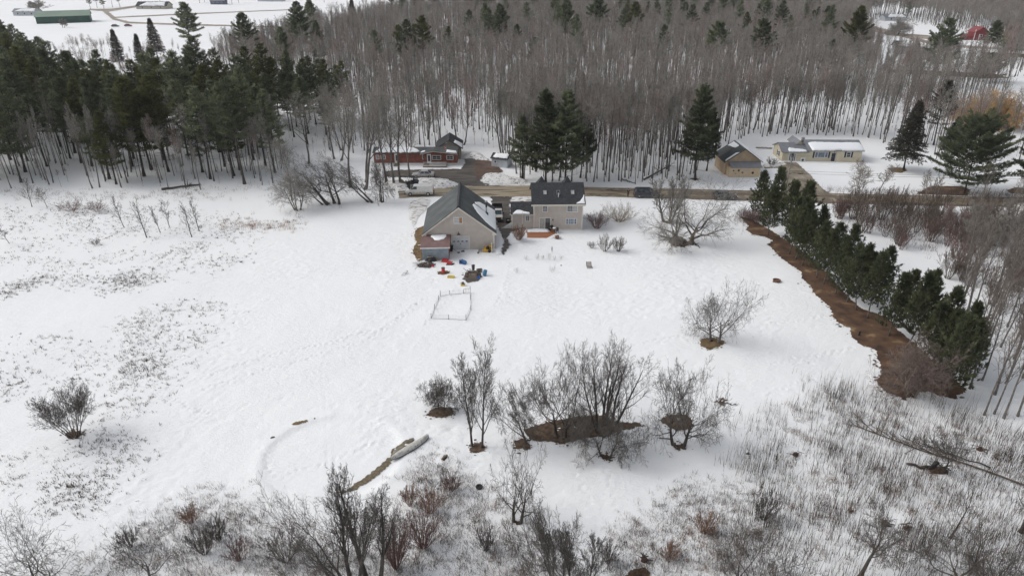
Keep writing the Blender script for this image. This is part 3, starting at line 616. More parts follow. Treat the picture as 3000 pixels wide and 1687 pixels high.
part(G, 'vent_board', CREAM, lambda m: m.box(0, 1.2, -.05, 0, 0, .16), (1.35, 0, 2.35))
# --- lean-to shed in front of the garage, a building of its own
SH = empty('lean_to_shed', (G.matrix_basis@Vector((-.55, -.1, 0)))[:], GA+R(.5), 'low shed with faded red roof and blue-grey corrugated wall against the garage', 'shed')
SW, SDp, zf, zb = 4.65, 4.1, 2.15, 2.65
part(SH, 'wall', BLUEG, lambda m: m.box(.25, SW-.15, -SDp, -.15, -.4, zf-.08))
for _x in (SW-.15, .20): part(SH, 'side_wall', M('rust_board', (.14,.06,.05),(.2,.09,.075), 3, .8), lambda m: m.prism([(_x,-SDp,-.4),(_x,-.15,-.4),(_x,-.15,zb-.05),(_x,-SDp,zf-.1)], (.05,0,0)))
part(SH, 'roof', RROOF, lambda m: m.prism([(0,-SDp-.25,zf),(0,0,zb),(0,0,zb+.07),(0,-SDp-.25,zf+.07)], (SW+.1,0,0)))
part(SH, 'fascia', WHITE, lambda m: m.box(-.02, SW+.12, -SDp-.30, -SDp-.255, zf-.12, zf+.08)); part(SH, 'edge_flashing', BLACK, lambda m: m.prism([(SW+.1,-SDp-.24,zf-.15),(SW+.1,0,zb-.15),(SW+.1,0,zb+.09),(SW+.1,-SDp-.24,zf+.09)], (.05,0,0)))
def sr(x, y): return (x, y, zb+.075+(zb-zf)/(SDp+.25)*y)
roof_snow(SH, [sr(1.6,-.12), sr(4.05,-.05), sr(4.1,-.9), sr(3.6,-1.7), sr(2.9,-2.05), sr(2.3,-1.9), sr(1.9,-1.2), sr(1.5,-.7)], .01, th=.09, seed=4)

# --- two-storey house
hp = P(1562.8, 674.5); HA = R(1.2); H = empty('house', (hp.x, hp.y, T(hp.x, hp.y)), HA, 'two-storey taupe house with charcoal roof, skylights and a sliding back door', 'house')
HW, HD, HE, HR = 8.75, 8.2, 5.0, 2.35
part(H, 'wall', TAUPE, lambda m: gable_body(m, 0, HW, 0, HD, -.1, HE, HR, 'x'))
part(H, 'foundation', CONC, lambda m: m.box(.04, HW-.04, .04, HD-.04, -.9, -.1))
hr = part(H, 'roof', SHINGD, lambda m: gable_roof(m, 0, HW, 0, HD, HE, HR, 'x', oh=.42))
part(H, 'trim', CREAM, lambda m: (m.box(-.44, HW+.44, -.46, -.42, HE-.42, HE-.14), m.box(-.42, HW+.42, -.42, -.002, HE-.42, HE-.38), m.box(-.03,.15,-.03,.12,-.1,HE-.4), m.box(HW-.15,HW+.03,-.03,.12,-.1,HE-.4), m.box(3,HW-.15,-.03,.02,-.12,.1)))
for dx in (1.6, 6.3):                                          # street-side dormers, hipped tops just over the ridge
    dm = part(H, 'dormer', SHINGD, lambda m: m.add([(-1.15,0,-.9),(1.15,0,-.9),(1.15,3,-.9),(-1.15,3,-.9),(0,1.4,1.05)], [(0,1,4),(1,2,4),(2,3,4),(3,0,4),(3,2,1,0)]), (dx, HD/2-.35, HE+HR))
def hroof(x, t, o=.17): return (x, t*HD/2-.42*(1-t), HE+.02+HR*(t*1.0)-(.42*HR/(HD/2))*(1-t)+o)
def sky_light(x, t, op=False):
    a = R(-math.degrees(math.atan(HR/(HD/2)))); q = hroof(x, t); o = part(H, 'skylight', STEEL, lambda m: (m.box(-.30,.30,-.48,-.42,0,.09), m.box(-.30,.30,.42,.48,0,.09), m.box(-.30,-.24,-.42,.42,0,.09), m.box(.24,.30,-.42,.42,0,.09)), q)
    o.rotation_euler = (-a, 0, 0); MB().box(-.24,.24,-.42,.42,.0,.05).build('pane', BLACK if op else GLASSL, o)
sky_light(2.05, .52); sky_light(4.45, .52, True); sky_light(7.0, .52)
part(H, 'vent_pipe', WHITE, lambda m: m.tube([(0,0,-.1),(0,0,.8)], .06, 8), (4.42, 1.05, HE+.72))
roof_snow(H, [hroof(7.45,.01), hroof(9.0,.01), hroof(9.0,.42), hroof(8.7,.28), hroof(8.2,.12)], .02, th=.08, seed=7, rag=.05)
window(H, 2.0, 0, 3.95, .72, 1.0, 2, 4); w2 = window(H, 6.85, 0, 3.95, 1.75, 1.05, 1, 1, glass=GLASS)
for i, gm in ((-1, GLASS), (1, GLASSL)): MB().box(-.42,.42,-.035,-.022,-.48,.48).build('pane', gm, w2, (i*.44, 0, 0))
mb = MB()
for i in range(7): xx = -.875+1.75*i/6; mb.box(xx-.014, xx+.014, -.05, -.036, -.52, .52)
for i in range(5): zz = -.52+1.04*i/4; mb.box(-.87, .87, -.052, -.038, zz-.014, zz+.014)
mb.build('muntin', WHITE, w2)
window(H, 6.75, 0, 1.55, .85, .95, 3, 3, glass=GLASSB); window(H, 6.02, 0, 1.55, .34, .95, 1, 2, glass=GLASSB); window(H, 7.48, 0, 1.55, .34, .95, 1, 2, glass=GLASSB)
sd1 = part(H, 'sliding_door', CREAM, lambda m: (m.box(-1.03,-.9,-.08,.02,0,2.15), m.box(.9,1.03,-.08,.02,0,2.15), m.box(-1.03,1.03,-.081,.02,2.15,2.28), m.box(-.05,.05,-.06,.02,0,2.15), m.box(-1.03,1.03,-.079,.02,0,.06)), (2.05, 0, .05))
MB().box(-.9,-.05,-.03,.01,.06,2.15).build('pane', GLASSL, sd1); MB().box(.05,.9,-.03,.01,.06,2.15).build('pane', GLASS, sd1)
part(H, 'lamp', BLACK, lambda m: m.lathe([(.05,0),(.1,.05),(.09,.25),(.03,.34)], 8, Matrix.Translation((0,-.12,0))), (3.45, 0, 1.75))
part(H, 'basement_window', DARKM, lambda m: m.box(0, 1.6, .0, .038, 0, .3), (4.2, 0, -.42))
# side wing, low
WX0, WE = -3.85, 2.95
part(H, 'wing_wall', TAUPE, lambda m: gable_body(m, WX0, -.03, .4, 5.6, -.05, WE, 1.25, 'x'))
part(H, 'wing_roof', SHINGD, lambda m: gable_roof(m, WX0+.1, -.36, .4, 5.6, WE, 1.25, 'x', oh=.34, th=.1))
part(H, 'wing_trim', CREAM, lambda m: (m.box(WX0-.24, -.04, .02, .055, WE-.2, WE-.08), m.box(WX0-.03,WX0+.14,.37,.5,-.05,WE-.2), m.box(WX0,WX0+1.1,.36,.41,-.08,.06)))
part(H, 'gutter_pipe', CREAM, lambda m: m.tube([(0,0,-.6),(0,0,WE+.35)], .04, 6), (-2.0, .0, .15))
window(H, -1.05, .4, 2.05, .62, .95, 2, 4)
ws = 1.25/2.6
def wr(x, y): return (x, y, WE+(y-.4)*ws+.14)
roof_snow(H, [wr(-3.75,.1), wr(-.7,.1), wr(-.75,.45), wr(-1.6,.62), wr(-2.3,.95), wr(-3.0,1.0), wr(-3.4,.6)], .01, th=.12, seed=9, rag=.05)
rp_ = part(H, 'entry_ramp', WHITE, lambda m: (m.prism([(-1.9,0,-.0),(0,0,1.15),(0,0,1.0),(-1.9,0,-.15)], (0,.08,0)), m.prism([(-1.9,0,-.35),(0,0,.5),(0,0,.4),(-1.9,0,-.45)], (0,1.1,0)), m.prism([(-1.9,.01,-.15),(0,.01,1.0),(0,.01,-.1),(-1.9,.01,-.4)], (0,.04,0))), (WX0-.06, .5, .1))
# deck with steps, a thing of its own
D = empty('deck', (H.matrix_basis@Vector((-1.15, -.05, -.25)))[:], HA, 'orange-brown stained wooden deck with two steps behind the house', 'deck')
part(D, 'deck_boards', DECKM, lambda m: [m.box(-.15+0, 5.0-.12*max(0, i-10), -3.1+i*.155*-1+3.0-.15, -3.1+i*.155*-1+3.0, .22, .30) for i in range(0, 25)])
part(D, 'deck_frame', M('deck_frame_wood', (.16,.06,.03),(.22,.09,.045), 3, .8), lambda m: m.box(-.1, 2.9, -3.85, -.2, -.3, .21))
for i in range(2): part(D, 'step', DECKM, lambda m: m.box(1.6+.1*i, 3.6+.1*i, -4.3-.36*i, -3.98-.36*i, -.3, .12-.17*i))
sh_ = MB(); sh_.smooth = True
for gx in range(25):
    for gy in range(9):
        x = .02+gx*3.95/24; y = -.1-gy*1.15/8; e = min(gx, 24-gx, 8-gy+0)/2.5; sh_.v.append((x, y-.1*nz(x, 0, .5), .30+.24*(1-math.exp(-e))*(1+.4*nz(x, y, .5))+.01)); 
for gx in range(24):
    for gy in range(8): a = gx*9+gy; sh_.f.append([a, a+1, a+10, a+9]); sh_.m.append(0); sh_.sm.append(True)
sh_.build('snow_patch', SNOWCAP, D)

# --- red mobile home across the road
rp0 = P(1097, 484.5); rp1 = P(1340, 485.0); RA = 0; RW = rp1.x-rp0.x
RH = empty('mobile_home', (rp0.x, rp0.y, 0), 0, 'long low brick-red log-sided home with white porch and doors', 'mobile home')
RE, RD = 2.95, 4.6
part(RH, 'wall', BRICKR, lambda m: (m.box(0, RW, 0, RD, .55, RE), m.prism([(RW*.60,-.35,.7),(RW,-.35,.7),(RW,-.35,RE-.1),(RW*.72,-.35,RE+.42),(RW*.60,-.35,RE-.1)], (0,.4,0))))
part(RH, 'skirting', WHITE, lambda m: m.box(.05, RW-.05, .05, RD-.1, -.3, .55))
part(RH, 'roof', SHING, lambda m: (m.prism([(-.2,-.25,RE),(-.2,RD/2,RE+.75),(-.2,RD+.25,RE),(-.2,RD+.25,RE+.1),(-.2,RD/2,RE+.85),(-.2,-.25,RE+.1)], (RW+.4,0,0)), m.prism([(RW*.56,-.75,RE-.12),(RW*.72,-.75,RE+.55),(RW+.25,-.75,RE-.1),(RW+.25,-.75,RE-.0),(RW*.72,-.75,RE+.65),(RW*.56,-.75,RE-.02)], (0,2.6,0.35))))
part(RH, 'fascia', CREAM, lambda m: (m.prism([(RW*.56,-.8,RE-.22),(RW*.72,-.8,RE+.45),(RW*.72,-.8,RE+.56),(RW*.56,-.8,RE-.11)], (0,.04,0)), m.prism([(RW*.72,-.8,RE+.45),(RW+.25,-.8,RE-.2),(RW+.25,-.8,RE-.09),(RW*.72,-.8,RE+.56)], (0,.04,0))))
for xx, yy, ww in ((.9,0,.55),(2.2,0,.9),(12.4*RW/19.7,0,1.7),(RW*.755,-.35,1.9),(RW*.915,-.35,1.4)): window(RH, xx, yy, 1.95, ww, .85, 2, 2)
for xx, yy in ((RW*.275, 0), (RW*.665, -.35)):
    dd = part(RH, 'door', WHITE, lambda m: (m.box(-.48,.48,-.07,.02,.55,2.75),), (xx, yy, 0)); MB().box(-.26,.26,-.09,-.06,1.1,2.5).build('pane', GLASS, dd)
part(RH, 'entry_steps', WOOD, lambda m: [m.box(-.6,.6,-.3*(i+1)-.1,-.3*i-.1,-.1,.5-.12*i) for i in range(4)], (RW*.275, 0, 0)); part(RH, 'handrail', WOOD, lambda m: (m.tube([(-.6,-.1,1.3),(-.6,-1.3,.9)], .05, 5), m.tube([(-.6,-1.3,0),(-.6,-1.3,.9)], .05, 5), m.tube([(-.6,-.1,0),(-.6,-.1,1.3)], .05, 5)), (RW*.275,0,0))
pr = part(RH, 'porch', WOOD, lambda m: m.box(RW*.60,RW*.88,-2.4,-.4,.2,.5))
part(pr, 'railing', WHITE, lambda m: ([m.box(RW*.68+i*.22, RW*.68+i*.22+.10, -2.44, -2.40, .5, 1.35) for i in range(18)], m.box(RW*.60,RW*.88,-2.47,-2.41,1.35,1.43), m.box(RW*.60,RW*.88,-2.46,-2.42,.5,.58)))
part(pr, 'porch_base', WHITE, lambda m: m.box(RW*.60,RW*.88,-2.38,-2.34,-.1,.2))
def rr_(x, t): return (x, -.25+t*(RD/2+.25), RE+.10+.76*t)
roof_snow(RH, [rr_(.2,.02), rr_(5.2,.02), rr_(9.5,.03), rr_(10.8,.2), rr_(10.2,.5), rr_(8.9,.9), rr_(1.2,.95), rr_(1.0,.5)], .01, th=.15, seed=11, rag=.25)
roof_snow(RH, [rr_(11.0,.04), rr_(12.3,.05), rr_(12.0,.35), rr_(11.4,.3)], .01, th=.1, seed=12, rag=.1)
roof_snow(RH, [(RW*.87,-.6,RE+.27),(RW+.0,-.6,RE+.02),(RW-.2,.6,RE+.25),(RW*.88,.7,RE+.52)], .03, th=.12, seed=13, rag=.15)
# --- dark roofed gable building behind it
bp_ = P(1283, 468); BG = empty('outbuilding', (bp_.x, bp_.y, 0), R(3), 'tall dark-roofed gable building behind the brick-red home', 'outbuilding')
part(BG, 'wall', BEIGE, lambda m: gable_body(m, 0, 5.6, 0, 7, -.3, 2.9, 1.75)); part(BG, 'roof', SHINGD, lambda m: gable_roof(m, 0, 5.6, 0, 7, 2.9, 1.75, oh=.5))
roof_snow(BG, [(4.0,.2,2.9+1.0+.15),(5.9,.0,2.9-.18+.14),(5.9,3.5,2.9-.18+.14),(4.2,2.9,2.9+.87+.15)], .02, th=.15, seed=14, rag=.2)
# --- white shed by the pines
wp_ = P(1440, 490); WS = empty('garden_shed', (wp_.x, wp_.y, 0), R(-22), 'small white shed with snow on its roof beside the tall roadside pines', 'shed')
part(WS, 'wall', GREYW, lambda m: gable_body(m, 0, 4.0, 0, 3.2, -.3, 2.2, .8, 'x')); part(WS, 'roof', SHINGD, lambda m: gable_roof(m, 0, 4.0, 0, 3.2, 2.2, .8, 'x', oh=.25, th=.08))
roof_snow(WS, [(.3,.1,2.35),(3.9,.1,2.35),(3.9,1.5,3.05),(.5,1.5,3.05)], .03, th=.14, seed=15); window(WS, 1.0, 0, 1.4, .5, .5, 1, 1)
# --- tan barn with lean-to front
tp_ = P(2134, 519); TB = empty('barn', (tp_.x, tp_.y, 0), R(1), 'tan barn with snowy gable roof, lean-to front and round ornaments on its wall', 'barn')
part(TB, 'wall', TANW, lambda m: gable_body(m, -.4, 7.6, 2.0, 9.5, -.3, 2.95, 2.75)); part(TB, 'roof', SHING, lambda m: gable_roof(m, -.4, 7.6, 2.0, 9.5, 2.95, 2.75, oh=.35))
part(TB, 'lean_to_wall', TANL, lambda m: m.box(0, 6.9, 0, 1.98, -.3, 2.1)); part(TB, 'lean_to_roof', MROOF, lambda m: m.prism([(.3,-.3,2.15),(.3,1.95,2.95),(.3,1.95,3.03),(.3,-.3,2.23)], (6.9,0,0)))
for i, (xx, zz, rr, mm) in enumerate([(.95,1.45,.16,BLACK),(1.5,.8,.2,STEEL),(2.1,1.5,.24,DARKM),(3.0,1.0,.24,WOOD),(4.0,1.5,.28,GREYW),(5.3,.95,.28,BLACK)]):
    part(TB, 'ornament', mm, lambda m: m.lathe([(rr,0),(rr,.04),(rr*.6,.06),(rr*.6,.03)], 12, Matrix.Translation((xx,-.001,zz))@Matrix.Rotation(R(90),4,'X')))
s2 = 2.75/4
roof_snow(TB, [(3.9,9.6,5.66+.1),(3.85,3.9,5.66+.1),(4.1,2.2,5.55),(7.85,2.0,3.0),(7.85,9.6,3.0)][::-1], .2, th=.18, seed=16, rag=.15)
roof_snow(TB, [(-.5,1.9,2.98),(2.5,1.9,5.05),(2.0,2.8,4.7),(-.3,2.6,3.1)], .04, th=.1, seed=17, rag=.1); roof_snow(TB, [(2.6,5.5,5.1),(3.4,5.5,5.65),(3.4,9.4,5.65),(2.0,9.4,4.7)], .04, th=.12, seed=18, rag=.15)
# --- ranch house
np_ = P(2366, 473); RN = empty('ranch_house', (np_.x, np_.y, 0), R(-1.5), 'sand-coloured single-storey house with snowy grey roof, navy door and shutters', 'house')
NW, NE_, ND = 12.3, 2.75, 7.4
part(RN, 'wall', YBEIG, lambda m: (gable_body(m, 0, NW, 0, ND, .0, NE_, 1.5, 'x'), m.box(6.4, NW+.002, -.35, .1, 0.02, NE_-.15)))
part(RN, 'foundation', CONC, lambda m: m.box(.05, NW-.05, -.2, ND-.05, -1.2, .0))
part(RN, 'roof', MROOF, lambda m: gable_roof(m, 0, NW, 0, ND, NE_, 1.5, 'x', oh=.5, th=.1))
part(RN, 'wing_wall', YBEIG, lambda m: gable_body(m, -6.3, -.03, -.1, 6.4, -.4, 2.35, 1.35, 'x')); part(RN, 'wing_roof', MROOF, lambda m: gable_roof(m, -6.3, -.55, -.1, 6.4, 2.35, 1.35, 'x', oh=.4, th=.09))
part(RN, 'link_gable', YBEIG, lambda m: gable_body(m, -2.6, -.7, 2.4, 7.5, 2.6, 3.5, .8, 'y')); part(RN, 'link_roof', MROOF, lambda m: gable_roof(m, -2.6, -.7, 2.4, 7.5, 3.5, .8, 'y', oh=.3, th=.08))
ns = 1.5/(ND/2)
def nr(x, y): return (x, y, NE_+y*ns+.14)
roof_snow(RN, [nr(.5,-.48), nr(5.5,-.45), nr(7.4,-.2), nr(7.5,-.48), nr(NW+.4,-.47), nr(NW+.4,1.6), nr(NW+.1,2.4), nr(9.5,2.5), nr(8.0,2.35), nr(4,2.5), nr(1.0,2.6), nr(.2,2.3), nr(.3,1.0)], .02, th=.28, seed=19, rag=.1)
def nw(x, y): return (x, y, 2.35+(y+.1)*(1.35/3.25)+.12)
roof_snow(RN, [nw(-4.9,-.4), nw(-.8,-.4), nw(-.8,.3), nw(-2,.6), nw(-3.3,.7), nw(-4.6,1.1), nw(-5.0,.5)], .02, th=.16, seed=20, rag=.12)
def shutters(x, y, z, w_, h, rz=0):
    for s in (-1, 1): part(RN, 'shutter', NAVY, lambda m: m.box(s*w_-.19, s*w_+.19, -.05, .02, -h/2, h/2), (x, y, z), rz)
window(RN, 2.95, 0, 1.6, 2.9, 1.15, 1, 1, glass=GLASSB); [part(RN, 'muntin', WHITE, lambda m: m.box(_x,_x+.08,-.07,-.03,-.57,.57), (2.95,0,1.6)) for _x in (-.85, .77)]; shutters(2.95, 0, 1.6, 1.82, 1.45)
window(RN, 9.2, -.35, 1.75, .85, 1.1, 1, 2, glass=GLASS); shutters(9.2, -.35, 1.75, .78, 1.35)
dn = part(RN, 'front_door', NAVY, lambda m: m.box(-.5,.3,-.06,.02,-.6,2.0), (5.9, 0, 0)); MB().box(.42,.50,-.05,.02,-.6,2.0).build('side_light', WHITE, dn); MB().box(.30,.41,-.03,.02,-.6,2.0).build('pane', GLASS, dn)
part(RN, 'lamp', BLACK, lambda m: m.lathe([(.05,0),(.1,.1),(.04,.3)], 8), (5.9, -.15, 2.15))
d2 = part(RN, 'wing_door', WHITE, lambda m: m.box(-.85,.85,-.05,.02,-.3,2.0), (-3.9, -.1, 0)); MB().box(-.32,.34,-.09,-.05,-.3,1.9).build('door_leaf', NAVY, d2); MB().box(-.68,-.45,-.08,-.05,.3,1.8).build('pane', GLASS, d2); MB().box(.5,.7,-.08,-.05,.0,1.8).build('pane', GLASS, d2)
window(RN, -6.3, 2.6, 1.3, .9, 1.0, 2, 2, rz=R(-90)); 
for s in (-1, 1): part(RN, 'shutter', NAVY, lambda m: m.box(-.05,.0,s*.75-.17,s*.75+.17,-.65,.65), (-6.33, 2.6, 1.3))
ac = part(RN, 'heat_pump', WHITE, lambda m: m.box(-.5,.5,-.75,-.4,.1,1.0), (-1.45, -.1, 0)); part(ac, 'fan_grille', DARKM, lambda m: m.lathe([(.3,0),(.3,.03)], 12, Matrix.Translation((-.12,-.755,.55))@Matrix.Rotation(R(90),4,'X')))
part(RN, 'chimney', CONC, lambda m: m.box(-.5, .1, 4.4, 5.0, 2.5, 4.6))
part(RN, 'meter_box', STEEL, lambda m: m.box(-.1,.4,-.16,-.002,.6,1.2), (.2, 0, 0)) if False else None
# --- far buildings
fp = P(108, 71); fq = P(267, 65.5); FL = (fq-fp).length; fa = math.atan2(fq.y-fp.y, fq.x-fp.x)
GB = empty('metal_barn', fp[:], fa, 'long green metal building with pale green roof in the far snowy field', 'barn')
part(GB, 'wall', GREENW, lambda m: gable_body(m, 0, FL, 0, 18, -.5, 4.6, 3.0, 'x')); part(GB, 'roof', GREENR, lambda m: gable_roof(m, 0, FL, 0, 18, 4.6, 3.0, 'x', oh=.6, th=.3))
part(GB, 'door', BLACK, lambda m: m.box(-.1,.0,3,7,0,3.5), (-.05, 0, 0))
def far_house(px, py, wd, dp, e, rise, wm, rm, label, rz=0, axis='x', snow=True, name='far_house', cat='house', seed=30, win=3):
    p = P(px, py); o = empty(name, p[:], rz, label, cat)
    part(o, 'wall', wm, lambda m: gable_body(m, 0, wd, 0, dp, -.4, e, rise, axis)); part(o, 'roof', rm, lambda m: gable_roof(m, 0, wd, 0, dp, e, rise, axis, oh=.5, th=.2))
    for i in range(win): window(o, wd*(i+.7)/(win+.4), 0, e*.55, 1.1, 1.2, 1, 1)
    if snow and axis == 'x': roof_snow(o, [(wd*.1,-.3,e-.3*rise/(dp/2)+.22),(wd*.95,-.3,e-.3*rise/(dp/2)+.22),(wd*.9,dp*.42,e+.84*rise+.22),(wd*.3,dp*.40,e+.8*rise+.22)], .03, th=.3, seed=seed, rag=.8)
    if snow and axis == 'y': roof_snow(o, [(wd*.55,0,e+rise*.9+.24),(wd+.3,0,e+.1),(wd+.3,dp,e+.1),(wd*.55,dp,e+rise*.9+.24)], .03, th=.25, seed=seed, rag=.3)
    return o
far_house(400, 27.5, 27, 14, 2.6, 3.2, BEIGE, SHINGD, 'low far house with dark roof and pale walls near the farm track', R(3))
far_house(40, 47, 18, 9, 3, 2, GREYW, MROOF, 'grey building with snowy roof left behind the green metal building', R(4), seed=31)
far_house(755, 5, 26, 12, 4, 3, GREYW, GREYW, 'pale far building at the top edge of the photo beside snowy field', 0, snow=False)
far_house(617, 14, 14, 8, 3.5, 2, M('blue_grey_wall', (.10,.12,.17),(.13,.15,.20),1), MROOF, 'blue-grey far shed behind the tall left pine tops', 0, snow=False, name='far_shed', cat='shed')
fs_ = far_house(2622, 158, 17*.62, 8, 3.3, 2.3, GREYW, SHINGD, 'pale grey shed with snowy roof in the clearing at upper right', R(-12), seed=32, name='far_shed', cat='shed', win=0)
far_house(2455, 140, 11, 9, 2.4, 2.0, GREYW, SHINGD, 'low house with blue-grey roof half hidden behind the upper right pines', R(-6), seed=33, win=1)
rb = far_house(2852, 119, 7.2, 8, 4.6, 2.4, RBARN, RBARN, 'small red barn with white window among trees at upper right', R(-4), axis='y', snow=False, name='red_barn', cat='barn', win=1)
part(rb, 'side_wing', RBARN, lambda m: gable_body(m, -5, -.05, 1, 6, -.3, 2.0, 1.4, 'x')); part(rb, 'trim', WHITE, lambda m: (m.box(-.3,.05,-.1,-.02,0,6), m.box(2.3,2.7,-.08,-.02,0,3.4)))
far_house(2650, 22, 13, 7, 3.2, 2.0, WHITE, M('orange_red_roof', (.50,.07,.04),(.56,.10,.06), 1, .6), 'small far building with bright orange-red roof at the top right', 0, snow=False, name='red_roofed_building', cat='building', win=0)
far_house(2592, 62, 16, 8, 2.4, 1.8, GREYW, MROOF, 'low grey far building with snowy roof below the orange-red roof', R(2), seed=35, name='far_building', cat='building', win=2)
far_house(2900, 76, 30, 12, 3, 2.5, GREYW, GREYW, 'wide pale far building behind trees beyond the red barn', R(-4), seed=36, name='far_building', cat='building', snow=False)

# ------------------------------------------------------------------ vehicles (x forward, wheels at z 0)
def wheel(root, x, y, r, w_, rim=STEEL):
    s = 1 if y > 0 else -1; m = Matrix.Translation((x, y, r))@Matrix.Rotation(R(90), 4, 'X')
    o = part(root, 'wheel', RUBBER, lambda mb: mb.lathe([(r*.55,-w_/2),(r*.92,-w_/2),(r,-w_*.35),(r,w_*.35),(r*.92,w_/2),(r*.55,w_/2)], 18, m)); part(o, 'rim', rim, lambda mb: mb.lathe([(r*.58,-w_/2-.012),(r*.5,-w_*.40),(r*.15,-w_*.5)], 14, m)) ; part(o, 'rim', rim, lambda mb: mb.lathe([(r*.58,w_/2+.012),(r*.5,w_*.40),(r*.15,w_*.5)], 14, m))
def vehicle(name, loc, rz, label, cat, body, glassm, low, roof, W, wb, wr_, tumble=.16, roofmat=None, rim=STEEL, sidewin=True, grp=None):
    # low: side profile (x,z) below the belt; roof: (x,z) profile of the cabin above it
    o = empty(name, loc, rz, label, cat, grp); hw = W/2
    def bd(m):
        pl = [Vector((x, 0, z)) for x, z in low]; n = len(pl); c = Vector((0, 0, sum(p.z for p in pl)/n)); rings = []
        for y, k in ((-hw, .955), (-hw+.06, .99), (-hw+.2, 1), (hw-.2, 1), (hw-.06, .99), (hw, .955)):
            rings += [(Vector((p.x*k, y, c.z+(p.z-c.z)*(k if p.z > c.z else 1)))) for p in pl]
        fs = [tuple(range(n))[::-1], tuple(range(5*n, 6*n))]
        for i in range(5):
            for k in range(n): fs.append((i*n+k, i*n+(k+1) % n, (i+1)*n+(k+1) % n, (i+1)*n+k))
        m.add(rings, fs)
    part(o, 'body', body, bd)
    def cab(m, gx=0, k=1.0, zl=None):
        zb = roof[0][1]; zt = max(z for x, z in roof); n = len(roof); vs = []
        for s in (-1, 1):
            for x, z in roof: t = (z-zb)/(zt-zb); vs.append(Vector((x*k, s*(hw-.05-tumble*t), z)))
        m.add(vs, [tuple(range(n))[::-1], tuple(range(n, 2*n))]+[(i, (i+1) % n, n+(i+1) % n, n+i) for i in range(n)])
    return o, cab
def car(name, loc, rz, label, cat, body, W, Lh, H0, Hb, Ht, hood, ws, rr, tail, boxy=False, wr_=.33, rim=STEEL, glassall=True, belt=.02):
    f, b = Lh/2, -Lh/2
    low = [(b, .35), (b, Hb-.08), (b+.12, Hb), (tail, Hb+.02), (hood, Hb+.0), (f-.25, Hb-.14), (f, Hb-.30), (f, .30), (f-.1, .2), (b+.1, .2)]
    roof = [(hood+.02, Hb-.01), (ws, Ht-.06), (ws-.25, Ht), (rr+.2, Ht), (rr, Ht-.05), (tail, Hb-.01)]
    o, cab = vehicle(name, loc, rz, label, cat, body, GLASS, low, roof, W, 0, wr_)
    hw = W/2
    part(o, 'glasshouse', GLASS, cab)
    part(o, 'roof_panel', body, lambda m: m.prism([(ws+.05,-hw+.19,Ht-.03),(ws-.2,-hw+.19,Ht+.03),(rr+.2,-hw+.19,Ht+.03),(rr-.05,-hw+.19,Ht-.02)], (0, W-.38, 0)))
    def pil(m):
        for s in (-1, 1):
            y0, y1 = s*(hw-.045), s*(hw-.205)
            for (xa, xb) in ((hood+.02, ws), ((hood+tail)/2+.05, (ws+rr)/2+.05), (tail, rr)): m.tube([(xa, y0, Hb), (xb, y1, Ht-.03)], .045, 5)
    part(o, 'pillars', body, pil)
    for x in (f-.18*Lh, b+.2*Lh):
        for y in (-hw+.08, hw-.08): wheel(o, x, y, wr_, .2, rim)
    for y in (-1, 1):
        part(o, 'headlight', WHITE, lambda m: m.box(f-.06, f+.012, y*hw*.78-.16, y*hw*.78+.16, Hb-.36, Hb-.22)); part(o, 'tail_light', RED, lambda m: m.box(b-.012, b+.05, y*hw*.82-.12, y*hw*.82+.12, Hb-.30, Hb-.10))
        part(o, 'mirror', body, lambda m: m.box(hood-.35, hood-.2, y*(hw+.10)-.08, y*(hw+.10)+.08, Hb, Hb+.13))
    part(o, 'bumper', DARKM, lambda m: (m.box(f-.02, f+.06, -hw*.9, hw*.9, .3, .48), m.box(b-.06, b+.02, -hw*.9, hw*.9, .32, .5)))
    return o
VANW = M('muddy_white_van_paint', (.66,.66,.65), (.62,.61,.58), 2, .4)
# mud on the lower panels is real dirt: mixed by height
def mud(m, z0, z1, col):
    n = m.node_tree; L = n.links; b = n.nodes['Principled BSDF']; src = b.inputs['Base Color'].links[0].from_socket
    tc = n.nodes.new('ShaderNodeTexCoord'); sx = n.nodes.new('ShaderNodeSeparateXYZ'); L.new(tc.outputs['Object'], sx.inputs[0])
    no = n.nodes.new('ShaderNodeTexNoise'); no.inputs['Scale'].default_value = 3; no.inputs['Detail'].default_value = 6; L.new(tc.outputs['Object'], no.inputs['Vector'])
    a = n.nodes.new('ShaderNodeMath'); a.operation = 'MULTIPLY_ADD'; a.inputs[1].default_value = -.9; L.new(no.outputs['Fac'], a.inputs[0]); L.new(sx.outputs[2], a.inputs[2])
    mr = n.nodes.new('ShaderNodeMapRange'); mr.inputs[1].default_value = z0-.45; mr.inputs[2].default_value = z1-.45; mr.inputs[3].default_value = .8; mr.inputs[4].default_value = 0; L.new(a.outputs[0], mr.inputs[0])
    mx = n.nodes.new('ShaderNodeMix'); mx.data_type = 'RGBA'; L.new(mr.outputs[0], mx.inputs[0]); L.new(src, mx.inputs[6]); mx.inputs[7].default_value = col+(1,); L.new(mx.outputs[2], b.inputs['Base Color'])
mud(VANW, .55, 1.05, (.26,.22,.16))
SILV = M('dusty_silver_paint', (.42,.42,.42), (.50,.50,.50), 2, .35, metal=.3); mud(SILV, .4, .8, (.20,.17,.14))
DBLUE = M('dark_blue_black_paint', (.012,.016,.024), (.022,.027,.036), 2, .3, coat=.4); mud(DBLUE, .30, .6, (.09,.08,.07))
DGREY = M('dark_grey_paint', (.022,.022,.026), (.035,.035,.04), 2, .3, coat=.4)
def gl(px, py): p = P(px, py); return (p.x, p.y, T(p.x, p.y)+.09)
